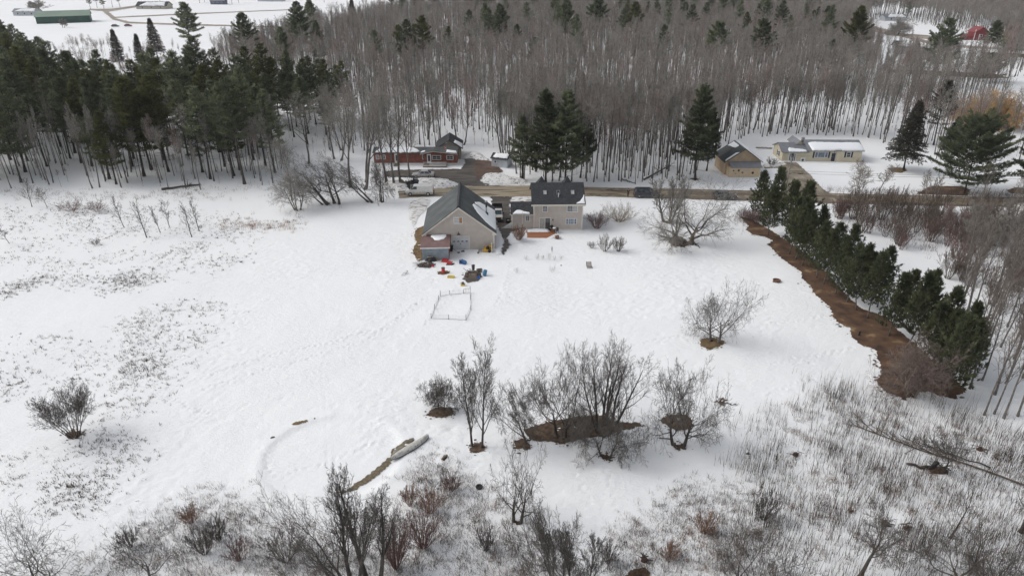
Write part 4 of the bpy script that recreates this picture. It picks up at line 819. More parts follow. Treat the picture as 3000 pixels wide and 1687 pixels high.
# white work van facing left, hood up
vp = gl(1230, 573); VN = empty('work_van', vp, R(183), 'muddy white panel van parked facing left with its black hood raised', 'van')
VL, VW_, VH = 5.7, 2.0, 2.15
def vbody(m):
    for s in (0,):
        low = [(-2.85,.38),(-2.85,1.35),(-2.83,1.95),(-2.72,2.08),(.95,2.1),(1.15,2.04),(1.75,1.32),(2.55,1.14),(2.82,.98),(2.85,.42),(2.7,.3),(-2.7,.3)]
        n = len(low); vs = []
        for y, k, tz in ((-1, .97, .0), (-.94, .99, 1), (-.72, 1, 1), (.72, 1, 1), (.94, .99, 1), (1, .97, 0)):
            for x, z in low: yy = y-(.13*max(0, z-1.1)*(1 if y > 0 else -1)); vs.append((x*(k if abs(x) > 2.5 else 1), yy, z-(.06 if (abs(y) > .9 and z > 1.9) else 0)))
        m.add(vs, [tuple(range(n))[::-1], tuple(range(5*n, 6*n))]+[(i*n+k, i*n+(k+1) % n, (i+1)*n+(k+1) % n, (i+1)*n+k) for i in range(5) for k in range(n)])
part(VN, 'body', VANW, vbody)
part(VN, 'windshield', GLASS, lambda m: m.add([(1.20,-.78,2.0),(1.20,.78,2.0),(1.76,.86,1.36),(1.76,-.86,1.36)], [(0,1,2,3)]))
for s in (-1, 1):
    part(VN, 'side_window', GLASS, lambda m: m.add([(.45,s*.955,1.98),(1.02,s*.955,1.98),(1.5,s*1.005,1.45),(.45,s*1.005,1.42)], [(0,1,2,3)] if s < 0 else [(3,2,1,0)]))
    part(VN, 'mirror', BLACK, lambda m: m.box(1.35,1.5,s*1.17-.1,s*1.17+.1,1.4,1.75)); part(VN, 'headlight', GREYW, lambda m: m.box(2.75,2.87,s*.75-.15,s*.75+.15,.72,.95))
    part(VN, 'tail_light', RED, lambda m: m.box(-2.88,-2.8,s*.9-.07,s*.9+.07,1.0,1.5))
    for x in (1.85, -1.75): wheel(VN, x, s*.9, .40, .25, STEEL)
part(VN, 'raised_hood', BLACK, lambda m: m.prism([(1.85,-.85,1.36),(2.35,-.85,2.05),(2.40,-.85,2.0),(1.92,-.85,1.32)], (0,1.7,0))); part(VN, 'bumper', BLACK, lambda m: (m.box(2.8,2.98,-.98,.98,.4,.75), m.box(-2.98,-2.85,-.95,.95,.38,.6)))
part(VN, 'rear_window', GLASS, lambda m: m.box(-2.87,-2.83,-.7,.7,1.3,1.8))
sdn = car('sedan', gl(1241, 521), R(181), 'dusty silver sedan parked on the drive in front of the brick-red home', 'car', SILV, 1.82, 4.85, .2, .92, 1.45, 1.05, .35, -1.0, -1.72)
mvn = car('minivan', gl(1893, 577), R(-2), 'dark muddy minivan stopped on the road near the standing person', 'minivan', DBLUE, 1.95, 5.1, .2, 1.1, 1.75, 1.5, .75, -2.15, -2.5)
c2 = car('parked_car', gl(2122, 582), R(-3), 'black car on the road behind the old spreading apple tree', 'car', DGREY, 1.85, 4.8, .2, .95, 1.48, 1.15, .45, -1.5, -2.1)
# pickup truck facing the camera between garage and house
pk = empty('pickup_truck', gl(1457, 640), R(-88), 'old white pickup truck with black bed rack facing the camera beside the garage', 'pickup truck')
PKM = M('old_white_paint', (.40,.39,.37), (.47,.46,.43), 2, .5)
part(pk, 'body', PKM, lambda m: (m.box(-.3,2.6,-.95,.95,.55,1.05), m.box(-2.6,-.35,-.95,.95,.55,1.1)))
part(pk, 'bed', BLACK, lambda m: m.box(-2.55,-.45,-.85,.85,1.0,1.13)); part(pk, 'cab', PKM, lambda m: m.prism([(-.3,-.85,1.06),(1.15,-.85,1.06),(.75,-.80,1.75),(-.2,-.80,1.8)], (0,1.65,0)))
part(pk, 'windshield', M('teal_glass', (.03,.06,.08),(.06,.10,.12),2,.15), lambda m: m.prism([(1.17,-.78,1.10),(.79,-.74,1.71),(.80,-.74,1.73),(1.20,-.78,1.10)], (0,1.5,0)))
part(pk, 'bed_rack', BLACK, lambda m: (m.box(-.5,-.38,-1,1,1.1,2.0), m.box(-2.6,-.4,-1.0,-.92,1.8,1.95), m.box(-2.6,-.4,.92,1.0,1.8,1.95), m.box(-2.6,-2.5,-1,1,1.1,1.95)))
part(pk, 'grille', BLACK, lambda m: m.box(2.6,2.66,-.65,.65,.55,.95)); part(pk, 'bumper', DARKM, lambda m: m.box(2.6,2.8,-.98,.98,.4,.6))
for s in (-1, 1):
    part(pk, 'headlight', WHITE, lambda m: m.box(2.6,2.67,s*.8-.12,s*.8+.12,.7,.95)); part(pk, 'mirror', BLACK, lambda m: m.box(.95,1.1,s*1.1-.12,s*1.1+.12,1.2,1.45))
    for x in (1.8, -1.7): wheel(pk, x, s*.85, .40, .25)
# plough blade leaning at its nose
pb = gl(1449, 655); tag(MB().prism([(-.55,0,0),(.55,0,0),(.55,0,.62),(-.45,0,.7)], (0,.08,0)).build('plow_blade', STEEL, None, (pb[0], pb[1], pb[2]), R(8)), 'grey metal sheet standing in front of the pickup truck', 'metal sheet')
# side-by-side utility vehicle
ut = empty('utility_vehicle', gl(1207, 545), R(200), 'black open utility vehicle with roll cage behind the white van', 'utility vehicle')
part(ut, 'body', BLACK, lambda m: (m.box(-1.3,1.2,-.7,.7,.35,.75), m.prism([(.5,-.68,.75),(1.25,-.68,.72),(1.2,-.68,.95),(.5,-.68,1.1)], (0,1.36,0)))); part(ut, 'cargo_bed', NAVY, lambda m: m.box(-1.45,-.5,-.72,.72,.75,1.05)); part(ut, 'roof', BLACK, lambda m: m.box(-.6,.7,-.68,.68,1.85,1.92))
part(ut, 'roll_cage', BLACK, lambda m: [m.tube([(a, s*.66, .8), (b, s*.62, 1.86)], .04, 5) for a, b in ((.95,.6),(-.55,-.5),(.2,.15)) for s in (-1, 1)]); part(ut, 'seat', RUBBER, lambda m: (m.box(-.4,.1,-.6,.6,.75,.95), m.box(-.5,-.38,-.6,.6,.9,1.4)))
for x in (.85, -.95):
    for s in (-1, 1): wheel(ut, x, s*.66, .32, .25, DARKM)
part(ut, 'snow_patch', SNOWCAP, lambda m: m.box(.55,1.1,-.5,.5,1.0,1.12), sm=True)
# far cars by the farm track
for px, py, mm, lb in ((338, 79, DGREY, 'dark far car parked beside the field track near the green building'), (376, 78, RBARN, 'red far car parked beside the field track near the green building')):
    car('parked_car', P(px, py)[:], R(5), lb, 'car', mm, 1.9, 4.8, .2, 1.0, 1.55, 1.1, .4, -1.3, -1.9)

# ------------------------------------------------------------------ person on the road
def skin(name, pts, edges, rad, mat, parent, root=0, lv=1):
    me = bpy.data.meshes.new(name); me.from_pydata(pts, edges, []); o = bpy.data.objects.new(name, me); C.objects.link(o); o.parent = parent
    md = o.modifiers.new('skin', 'SKIN'); md.use_smooth_shade = True
    for i, v in enumerate(me.skin_vertices[0].data): v.radius = rad[i] if hasattr(rad[i], '__len__') else (rad[i], rad[i]); v.use_root = (i == root)
    sb = o.modifiers.new('sub', 'SUBSURF'); sb.levels = lv; sb.render_levels = lv; me.materials.append(mat); return o
PE = empty('person', gl(1839.5, 578), R(185), 'person in dark jacket and trousers standing on the road holding something up', 'person')
SKINM = M('skin', (.42,.26,.19), (.48,.30,.22), 3, .6); JACK = M('dark_jacket', (.018,.018,.022),(.03,.03,.035), 4, .9); TROU = M('dark_trousers', (.014,.015,.022),(.022,.024,.032), 4, .9)
bpts = [(0,0,.95),(0,0,1.15),(0,0,1.38),(0,.01,1.48),(0,.03,1.56),(0,.04,1.66),(0,.03,1.75)]; bed = [(i, i+1) for i in range(6)]; br = [(.15,.11),(.13,.10),(.16,.10),.055,(.065,.08),(.078,.095),(.05,.06)]
for s in (-1, 1):
    b0 = len(bpts); bpts += [(s*.18,0,1.40),(s*.25,.03,1.14),(s*.14,.25,1.22),(s*.10,.30,1.25),(s*.085,.36,1.28)]; bed += [(2, b0)]+[(b0+i, b0+i+1) for i in range(4)]; br += [.058,.045,.034,.026,(.035,.018)]
    for k in range(4): q = len(bpts); bpts += [(s*(.062+.016*k),.40,1.285),(s*(.055+.016*k),.43-.004*abs(k-1),1.305)]; bed += [(b0+4, q), (q, q+1)]; br += [.009,.008]
    q = len(bpts); bpts += [(s*.055,.345,1.305),(s*.045,.37,1.33)]; bed += [(b0+3, q), (q, q+1)]; br += [.011,.009]
    q = len(bpts); bpts += [(s*.095,0,.88),(s*.115,.015,.5),(s*.125,-.01,.10),(s*.13,.10,.035),(s*.13,.16,.03)]; bed += [(0, q)]+[(q+i, q+i+1) for i in range(4)]; br += [.10,.062,.04,.04,.035]
skin('body', bpts, bed, br, SKINM, PE)
jp = [(0,0,.85),(0,0,1.15),(0,0,1.38),(0,.01,1.49)]; je = [(0,1),(1,2),(2,3)]; jr = [(.19,.15),(.17,.14),(.19,.135),.08]
for s in (-1, 1): q = len(jp); jp += [(s*.19,0,1.41),(s*.26,.03,1.14),(s*.14,.25,1.22)]; je += [(2, q), (q, q+1), (q+1, q+2)]; jr += [.08,.068,.05]
skin('jacket', jp, je, jr, JACK, PE)
tp2 = [(0,0,.93)]; te = []; tr2 = [(.17,.13)]
for s in (-1, 1): q = len(tp2); tp2 += [(s*.10,0,.84),(s*.115,.015,.5),(s*.125,-.01,.10)]; te += [(0, q), (q, q+1), (q+1, q+2)]; tr2 += [.115,.085,.07]
skin('trousers', tp2, te, tr2, TROU, PE)
for s in (-1, 1): part(PE, 'boot', BLACK, lambda m: m.tube([(s*.125,-.06,.07),(s*.13,.05,.06),(s*.13,.19,.035)], [.06,.058,.04], 8), sm=True)
part(PE, 'hat', JACK, lambda m: m.lathe([(.10,1.66),(.108,1.72),(.09,1.79),(.04,1.83)], 12, Matrix.Translation((0,.035,0))), sm=True)
# ------------------------------------------------------------------ wire pen
penp = [(1263.5,938),(1315,939.5),(1365.6,942.5),(1379.5,912),(1378.7,882),(1378,862.7),(1358.8,864),(1318,867.5),(1290.6,871.4),(1285,883),(1274,909.7)]
pc = PT(1320, 905); PN = empty('wire_pen', pc[:], 0, 'low wire-mesh pen with dark posts standing in the open snow', 'fence')
pw = [PT(*q)-pc for q in penp]; hts = [.85,.75,.9,.7,.75,1.15,.6,.7,.9,.75,.8]
for q, hh in zip(pw, hts): part(PN, 'post', BLACK, lambda m: m.tube([(0,0,-.1),(0,0,hh)], .035, 5), q[:])
def mesh_w(m):
    for i in range(len(pw)):
        a, b = pw[i], pw[(i+1) % len(pw)]
        if i == 5: continue
        m.tube([a+Vector((0,0,.06)), b+Vector((0,0,.06))], .022, 4); m.tube([a+Vector((0,0,.62)), b+Vector((0,0,.62))], .006, 3)
        n = max(2, int((b-a).length/.14))
        for k in range(1, n): q = a.lerp(b, k/n); m.tube([q, q+Vector((0,0,.62))], .0035, 3, False)
        for zz in (.2, .34, .48): m.tube([a+Vector((0,0,zz)), b+Vector((0,0,zz))], .003, 3, False)
part(PN, 'wire_mesh', STEEL, mesh_w)
def gatem(m):
    a, b = pw[5], pw[6]
    for zz in (.1, .75): m.tube([a+Vector((0,0,zz)), b+Vector((0,0,zz))], .025, 4)
    for k in range(5): q = a.lerp(b, k/4); m.tube([q+Vector((0,0,.1)), q+Vector((0,0,.75))], .02, 4)
part(PN, 'gate', WOOD, gatem)

# ------------------------------------------------------------------ things lying about the yard
def item(name, label, cat, px, py, parts, rz=0, group=None, z=0):
    q = PT(px, py); o = empty(name, (q.x, q.y, q.z+z), rz, label, cat, group)
    for nm, m, fn in parts: part(o, nm, m, fn)
    return o
def heap(m, rx, ry, h, seed, n=14, rings=5):
    vs = []; fs = []
    for i in range(rings):
        t = i/(rings-1)
        for k in range(n):
            a = 6.283*k/n; j = 1+.25*nz(math.cos(a)*2+seed, math.sin(a)*2+i*.3, 1, seed); vs.append((rx*j*math.cos(a)*math.cos(t*1.5), ry*j*math.sin(a)*math.cos(t*1.5), h*math.sin(t*1.5)*(1+.2*nz(a, i, 1, seed))-.03))
    for i in range(rings-1):
        for k in range(n): fs.append((i*n+k, i*n+(k+1) % n, (i+1)*n+(k+1) % n, (i+1)*n+k))
    m.add(vs, fs+[tuple((rings-1)*n+k for k in range(n))])
def tangle(m, rx, ry, h, n, r, seed, L=.6):
    rg = random.Random(seed)
    for k in range(n):
        p = Vector((rg.uniform(-rx, rx), rg.uniform(-ry, ry), rg.uniform(.02, h))); d = Vector((rg.gauss(0, 1), rg.gauss(0, .7), rg.gauss(0, .35))).normalized()*L*rg.uniform(.4, 1)
        q = p+d; q.z = max(.02, q.z); m.tube([p, q], r*rg.uniform(.6, 1.5), 4)
drum = lambda r, h: (lambda m: m.lathe([(r*.96,0),(r,.02),(r,h*.33),(r*1.04,h*.345),(r,h*.36),(r,h*.66),(r*1.04,h*.675),(r,h*.69),(r,h),(r*.9,h-.02),(r*.88,h-.12)], 16))
item('barrel', 'upright red barrel standing in a brown melted ring', 'barrel', 1299, 802, [('drum', RED, drum(.28, .85)), ('rim', DARKM, lambda m: m.lathe([(.29,.84),(.30,.88),(.24,.88)], 16))])
item('barrel', 'blue plastic barrel leaning beside the scrap pile', 'barrel', 1419, 811, [('drum', TEAL, lambda m: m.lathe([(.25,0),(.3,.05),(.3,.3),(.315,.32),(.3,.34),(.3,.62),(.315,.64),(.3,.66),(.3,.9),(.22,.95)], 16, Matrix.Rotation(R(12),4,'Y')@Matrix.Rotation(R(-14),4,'X')))])
item('scrap_pile', 'dark heap of scrap wood and rusty metal in the snow', 'scrap pile', 1383, 812, [('heap', M('scrap', (.035,.028,.022),(.12,.09,.07), 5, .9, .1, 6), lambda m: (heap(m, 1.25, .75, .75, 3), tangle(m, 1.3, .7, .95, 70, .03, 5))), ('panel', WOOD, lambda m: (m.prism([(-.5,-.8,.02),(.75,-.75,.05),(.75,-.45,.62),(-.45,-.5,.6)], (0,.05,.02)),))])
item('bin', 'tall grey bin standing behind the scrap pile', 'bin', 1387, 799, [('tub', M('grey_plastic', (.09,.09,.095),(.12,.12,.125), 3, .5), lambda m: m.lathe([(.2,0),(.27,.7),(.29,.72),(.29,.78),(.25,.78),(.2,.4)], 12))], z=.35)
item('crate', 'grey-brown open crate lying on the scrap pile', 'crate', 1405, 800, [('frame', WOOD, lambda m: (m.box(-.4,.4,-.25,.25,.3,.34), m.box(-.4,.4,-.28,-.25,.3,.5), m.box(-.4,.4,.25,.28,.3,.5), m.box(-.43,-.4,-.28,.28,.3,.5), m.box(.4,.43,-.28,.28,.3,.5), m.box(-.3,.3,-.2,.2,-.1,.3)))], .3)
item('bucket', 'small bright blue bucket against the scrap pile', 'bucket', 1402, 820, [('bucket', M('bright_blue', (.02,.12,.50),(.03,.15,.55),3,.4), lambda m: m.lathe([(.15,0),(.19,.38),(.2,.4),(.17,.4),(.13,.1)], 12)), ('handle', STEEL, lambda m: m.tube([(.19*math.cos(a*.35),0,.4+.16*math.sin(a*.35)) for a in range(10)], .008, 4))])
item('sled', 'blue plastic sled standing on edge in the snow', 'sled', 1358, 775, [('shell', BLUE, lambda m: (m.prism([(-.55,0,.05),(.45,0,0),(.62,0,.25),(.5,0,.55),(-.3,0,.72),(-.6,0,.45)], (0,.10,.02)), m.box(-.5,.5,-.25,0,.0,.06), m.prism([(-.62,0,.0),(-.55,0,.0),(-.55,0,.7),(-.62,0,.62)], (0,-.3,0))))], R(-25))
item('sled', 'yellow plastic sled lying flat in the snow', 'sled', 1321, 816, [('shell', YEL, lambda m: (m.prism([(-.5,-.2,.02),(.45,-.24,.02),(.6,0,.06),(.5,.25,.05),(-.4,.25,.05),(-.58,0,.04)], (0,0,.14)), m.tube([(-.55,-.0,.16),(-.4,.27,.2),(.5,.27,.2),(.62,0,.2),(.5,-.25,.18)], .04, 5)))])
item('plastic_sheet', 'larger red plastic panel lying by the shed corner', 'panel', 1304, 768, [('panel', RED, lambda m: m.prism([(-.6,-.4,.08),(.4,-.55,.05),(.65,.25,.22),(-.35,.5,.28)], (0,0,.08)))])
item('plastic_sheet', 'smaller red panel over a black mat below the larger one', 'panel', 1317, 776, [('panel', RED, lambda m: m.prism([(-.45,-.3,.18),(.3,-.3,.12),(.5,.3,.25),(-.15,.4,.30)], (0,0,.06))), ('mat', BLACK, lambda m: m.prism([(-.55,-.45,.02),(.5,-.45,.02),(.8,.2,.03),(-.2,.2,.05)], (0,0,.07))), ('snow_patch', SNOWCAP, lambda m: heap(m, .45, .2, .24, 8))])
item('tarp_heap', 'black tarp heap with a pale hose on top by the shed', 'tarp heap', 1263, 766, [('tarp', BLACK, lambda m: heap(m, 1.0, .6, .75, 11, 18)), ('hose', M('pale_hose', (.35,.32,.27),(.45,.41,.35), 3, .7), lambda m: m.tube([(.5*math.cos(a*.4)-.1, .35*math.sin(a*.4), .74+.02*math.cos(a)) for a in range(16)], .05, 6)), ('fabric', TAN, lambda m: m.prism([(.5,.2,.3),(1.3,-.1,.1),(1.4,.1,.12),(.6,.5,.5)], (0,0,.08)))])
item('scrap_metal', 'bundle of thin metal frames and poles lying on bare ground', 'scrap metal', 1243, 781, [('frames', STEEL, lambda m: tangle(m, 1.1, .3, .35, 26, .018, 21, 1.6)), ('rods', DARKM, lambda m: tangle(m, 1.2, .35, .3, 34, .022, 22, 1.4))])
item('jug', 'crimson jug lying at the end of the metal frames', 'jug', 1268, 784, [('jug', M('crimson_plastic', (.45,.02,.07),(.5,.03,.09),3,.4), lambda m: (m.box(-.22,.22,-.13,.13,.0,.26), m.box(.1,.16,-.04,.04,.26,.32)))], .1)
item('generator', 'small yellow and black machine on trampled muddy snow', 'machine', 1356, 840, [('base', YEL, lambda m: m.prism([(-.32,-.2,0),(.30,-.2,0),(.36,-.2,.24),(-.26,-.2,.3)], (0,.42,0))), ('engine', DARKM, lambda m: (m.lathe([(.17,.27),(.2,.35),(.16,.55),(.06,.6)], 10), m.tube([(-.28,.1,.25),(-.28,.1,.5),(.25,.1,.5),(.25,.1,.25)], .03, 5)))])
item('yellow_snow_thrower', 'yellow and black snow thrower parked at the garage corner', 'snow thrower', 1429, 738, [('deck', YELM, lambda m: (m.prism([(-.85,-.5,.1),(.7,-.5,.1),(.75,-.5,.35),(-.4,-.5,.5),(-.8,-.5,.35)], (0,.8,0)), m.box(.25,.7,.0,.5,.3,1.0), m.lathe([(.14,.5),(.1,.75),(.16,.95)], 8, Matrix.Translation((-.3,-.1,0))))), ('engine', BLACK, lambda m: (m.box(-.25,.3,-.3,.2,.4,.75), m.lathe([(.2,.75),(.2,.85),(.1,.9)], 10), m.tube([(.4,.3,.6),(.95,.6,1.1),(.95,-.2,1.1),(.4,-.1,.6)], .03, 5))), ('wheel', RUBBER, lambda m: m.lathe([(.12,-.1),(.25,-.1),(.25,.1),(.12,.1)], 12, Matrix.Translation((.3,-.55,.25))@Matrix.Rotation(R(90),4,'X'))), ('scoop', STEEL, lambda m: m.prism([(-1.6,-.35,0),(-.9,-.4,0),(-.85,-.3,.35),(-1.5,-.3,.3)], (0,.45,0)))])
item('post', 'white standing pipe beside the yellow snow thrower', 'post', 1441, 743, [('pipe', CREAM, lambda m: m.tube([(0,0,0),(0,0,1.9)], .06, 8))])
item('wheelbarrow', 'black wheelbarrow tipped between shed and garage door', 'wheelbarrow', 1321, 737, [('tray', BLACK, lambda m: m.prism([(-.35,0,.2),(.35,0,.2),(.42,0,.85),(-.3,0,.9)], (0,.25,.1))), ('bag', RED, lambda m: heap(m, .3, .2, .35, 31)), ('wheel', RUBBER, lambda m: m.lathe([(.1,-.05),(.2,-.05),(.2,.05),(.1,.05)], 10, Matrix.Translation((.1,-.25,.2))@Matrix.Rotation(R(90),4,'X')))])
item('shovel', 'snow shovel lying in front of the white garage door', 'shovel', 1336, 741, [('handle', BLACK, lambda m: m.tube([(-.7,.5,.5),(.35,-.2,.08)], .025, 5)), ('blade', BLACK, lambda m: m.prism([(.25,-.35,.03),(.6,-.45,.03),(.68,-.2,.1),(.38,-.08,.1)], (0,0,.05)))])
item('bag', 'dark blue bag lying in front of the white garage door', 'bag', 1356, 739, [('bag', NAVY, lambda m: heap(m, .35, .2, .22, 41)), ('strap', BLACK, lambda m: m.tube([(0,0,.15),(.25,.15,.4),(.4,.25,.35)], .03, 4))])
item('box', 'small tan box in the snow near the yellow snow thrower', 'box', 1401, 744, [('box', WOOD, lambda m: (m.box(-.15,.15,-.12,.12,0,.18), m.box(-.17,.17,-.14,.14,.18,.21)))], .3)
item('folding_chair', 'pale folding chair frame lying alone in open snow left of the shed', 'folding chair', 1185, 806, [('frame', DARKM, lambda m: (m.tube([(-.35,-.55,.04),(.15,.65,.3)], .025, 5), m.tube([(.15,-.6,.04),(.5,.6,.3)], .025, 5), m.tube([(-.35,-.55,.04),(.15,-.6,.04)], .02, 4), m.tube([(.15,.65,.3),(.5,.6,.3)], .025, 4), m.tube([(-.1,.0,.2),(.35,.0,.2)], .025, 4))), ('seat', WHITE, lambda m: m.prism([(-.08,.05,.17),(.3,.02,.17),(.45,.5,.29),(.1,.55,.29)], (0,0,.03)))])
item('trash_bin', 'black wheeled bin beside the side wing of the house', 'bin', 1489, 655, [('body', BLACK, lambda m: m.prism([(-.36,-.3,0),(.36,-.3,0),(.44,-.3,1.0),(-.44,-.3,1.0)], (0,.65,0))), ('lid', BLACK, lambda m: m.prism([(-.46,-.36,1.0),(.46,-.36,1.0),(.44,-.3,1.09),(-.44,-.3,1.09)], (0,.75,0))), ('label_plate', WHITE, lambda m: m.box(-.2,.2,-.325,-.30,.62,.76))])
def chair(px, py, label, z=.2, rz=0): item('patio_chair', label, 'chair', px, py, [('seat', BLACK, lambda m: m.box(-.25,.25,-.25,.25,.4,.45)), ('backrest', DARKM, lambda m: [m.box(-.25+.1*i,-.2+.1*i,.22,.26,.45,.95) for i in range(5)])]+[('leg', BLACK, (lambda x, y: (lambda m: m.tube([(x,y,-.3),(x,y,.42)], .02, 4)))(x, y)) for x in (-.22,.22) for y in (-.22,.22)], rz, z=z)
item('grill', 'black charcoal grill on the deck edge by the sliding door', 'grill', 1616, 676, [('bowl', BLACK, lambda m: m.lathe([(.08,.5),(.26,.6),(.32,.78),(.31,.82),(.26,.95),(.06,1.03)], 12)), ('stand', DARKM, lambda m: [m.tube([(.25*math.cos(a),.25*math.sin(a),-.2),(.1*math.cos(a),.1*math.sin(a),.6)], .02, 4) for a in (0,2.1,4.2)])])
item('patio_table', 'round dark patio table with snow on it beside the deck', 'table', 1624, 680, [('table_top', BLACK, lambda m: m.lathe([(.5,.68),(.52,.7),(.5,.72)], 16)), ('snow_patch', SNOWCAP, lambda m: m.lathe([(.34,.72),(.3,.8),(.1,.86)], 12)), ('base', DARKM, lambda m: (m.tube([(0,0,-.2),(0,0,.68)], .04, 6), m.lathe([(.3,-.25),(.25,-.2),(.05,-.12)], 10)))])
chair(1611, 683, 'dark patio chair at the left of the round table', .15, .4); chair(1631, 684, 'dark patio chair at the right of the round table', .1, -.9)
item('gas_grill', 'covered dark grill under the small wing window', 'grill', 1546, 669, [('cover', BLACK, lambda m: m.prism([(-.3,-.25,0),(.3,-.25,0),(.32,-.25,.9),(.2,-.25,1.25),(-.2,-.25,1.25),(-.32,-.25,.9)], (0,.5,0))), ('shelf', DARKM, lambda m: m.box(-.5,.5,-.2,.2,.75,.8))])
item('storage_box', 'grey storage box in the corner between wing and house', 'box', 1554.5, 669, [('box', M('slate_plastic', (.10,.11,.12),(.14,.15,.16),3,.6), lambda m: m.box(-.42,.42,-.3,.3,0,.62)), ('lid', BLACK, lambda m: m.box(-.44,.44,-.32,.32,.62,.68))])
item('planter', 'brown planter holding dead stems right of the deck', 'planter', 1632, 700, [('pot', M('terracotta', (.16,.08,.05),(.22,.11,.07),3,.8), lambda m: m.lathe([(.28,0),(.36,.42),(.4,.46),(.34,.46)], 12)), ('stems', SHM, lambda m: tangle(m, .3, .3, .6, 40, .012, 51, .9))])
item('wicker_basket', 'tilted wicker-like wooden chair shape alone in snow right of the flower stalks', 'garden chair', 1727, 786, [('seat', WOOD, lambda m: [m.box(-.35+.12*i,-.28+.12*i,-.25,.3,.18,.22) for i in range(6)]), ('backrest', WOOD, lambda m: [m.prism([(-.38+.13*i,.3,.15),(-.30+.13*i,.3,.15),(-.28+.13*i,.55,.8),(-.36+.13*i,.55,.8)], (0,.04,0)) for i in range(6)]), ('frame', DARKM, lambda m: (m.tube([(-.4,-.3,0),(-.4,.35,.25),(-.38,.6,.85)], .04, 5), m.tube([(.38,-.3,0),(.38,.35,.25),(.42,.6,.7)], .04, 5)))], R(12))
item('fire_ring', 'rust-brown round fire ring alone in snow near the pine row', 'fire ring', 2275, 824, [('ring', M('rusty_iron', (.09,.045,.03),(.17,.085,.05),4,.8), lambda m: m.lathe([(.5,-.05),(.56,.28),(.60,.30),(.50,.30),(.46,.15),(.05,.13)], 18)), ('stones', STONE, lambda m: tangle(m, .65, .4, .12, 10, .06, 61, .2))])
item('stake', 'short black post standing on brown pine litter', 'post', 2516, 984, [('post', BLACK, lambda m: (m.tube([(0,0,-.1),(0,0,.62)], .11, 8), m.lathe([(.13,.6),(.13,.66),(.05,.7)], 8)))])
item('rubber_tyre', 'black tyre half sunk in snow above the brushy slope', 'tyre', 1404, 1429, [('tyre', RUBBER, lambda m: m.lathe([(.2,.05),(.30,0),(.33,.1),(.30,.2),(.2,.18),(.17,.1),(.05,.08)], 18))])
item('log', 'short cut log lying on a bare patch right of the canoe', 'log', 1303, 1344, [('log', WOOD, lambda m: m.tube([(-.25,-.25,.1),(.2,.3,.14)], .11, 9)), ('cut_end', TAN, lambda m: m.tube([(-.27,-.27,.1),(-.25,-.25,.1)], .10, 9))])
item('picnic_bench', 'dark bench-like frame behind the small wood pile below the bushes', 'bench', 1180, 520, [('seat', WOOD, lambda m: m.box(-.6,.6,-.2,.2,.35,.42)), ('leg', DARKM, lambda m: m.box(-.5,-.42,-.15,.15,-.1,.35)), ('leg', DARKM, lambda m: m.box(.42,.5,-.15,.15,-.1,.35))])
item('plywood_lean_to', 'dark tilted board shelter left of the utility vehicle', 'board', 1180, 543, [('board', WOOD, lambda m: m.prism([(-.9,-.2,0),(-.2,-.2,1.25),(.75,-.2,.3),(.5,-.2,0)], (0,.5,0))), ('cover', BLACK, lambda m: m.prism([(-.9,-.22,.02),(-.2,-.22,1.3),(-.2,.4,1.3),(-.9,.4,.02)], (.06,0,0)))])
item('stones', 'dark stone lying on the snow at the right edge of the orchard', 'stone', 2191, 1330, [('stone', STONE, lambda m: heap(m, .25, .16, .14, 71))])
for i, (px, py, lb, s_) in enumerate([(2818, 1165, 'flat grey stone near the end of the pine row', .3), (1660, 1652, 'flat grey boulder at the bottom edge above brown leaves', .5), (1403, 1523, 'small dark stone in brush below the tyre', .14), (2760, 1430, 'round dark stone beside the uprooted stump', .2), (1644, 780, 'flat grey stone in snow beside the twiggy dead plants', .22), (922, 1226, 'small dark stone beyond the far rim of the pond', .16), (1492, 874, 'small dark clod in the snow right of the wire pen', .1), (1336, 917, 'small dark lump inside the wire pen', .10), (1269, 822, 'small black lump in the snow left of the yellow sled', .12), (799, 1281, 'dark stones on the left rim of the pond', .25), (707, 770, 'brown clod on a low snowy mound in the left field', .3)]):
    item('stone', lb, 'stone', px, py, [('stone', STONE, (lambda s: (lambda m: heap(m, s, s*.6, s*.5, 80+i)))(s_))], .4*i)
# overturned canoe by the pond
ca, cb_ = PT(1146, 1350), PT(1256, 1282); cm = (ca+cb_)/2; CN = empty('canoe', (cm.x, cm.y, T(cm.x, cm.y)), math.atan2(cb_.y-ca.y, cb_.x-ca.x), 'long pale upturned canoe with small dark scuffs beside the pond', 'canoe')
CL = (cb_-ca).length; CM = M('weathered_white_hull', (.42,.41,.38), (.60,.60,.57), 3, .6)
def hull(m):
    n = 24; k = 9; vs = []
    for i in range(n+1):
        t = -1+2*i/n; x = t*CL/2; w_ = .43*(1-abs(t)**2.6)**.7+.015; h_ = .30+.10*t*t
        for j in range(k): a = math.pi*j/(k-1); vs.append((x*(1+.00*math.sin(a)), w_*math.cos(a), .04+h_*(math.sin(a)**.7)*(1 if abs(t) < .98 else .8)))
    m.add(vs, [(i*k+j, (i+1)*k+j, (i+1)*k+j+1, i*k+j+1) for i in range(n) for j in range(k-1)])
part(CN, 'hull', CM, hull, sm=True); part(CN, 'gunwale', BLACK, lambda m: [m.tube([(t*CL/2, s*(.44*(1-abs(t)**2.6)**.7+.02), .05+.04*t*t) for t in [-1+i/8 for i in range(17)]], .035, 5) for s in (-1, 1)])
part(CN, 'keel', CM, lambda m: m.tube([(-CL/2*.95,0,.5),(0,0,.445),(CL/2*.95,0,.5)], .02, 5))
def scuffs(m):
    rg = random.Random(3)
    for t in (-.82,-.25,-.2,.12,.16,.27,.52): x = t*CL/2; w_ = .43*(1-abs(t)**2.6)**.7; m.tube([(x,-w_*.80,.04+.40*.70),(x+rg.uniform(-.1,.1),-w_*.97,.04+.40*.35)], .022, 4)
part(CN, 'scuff', BLACK, scuffs)
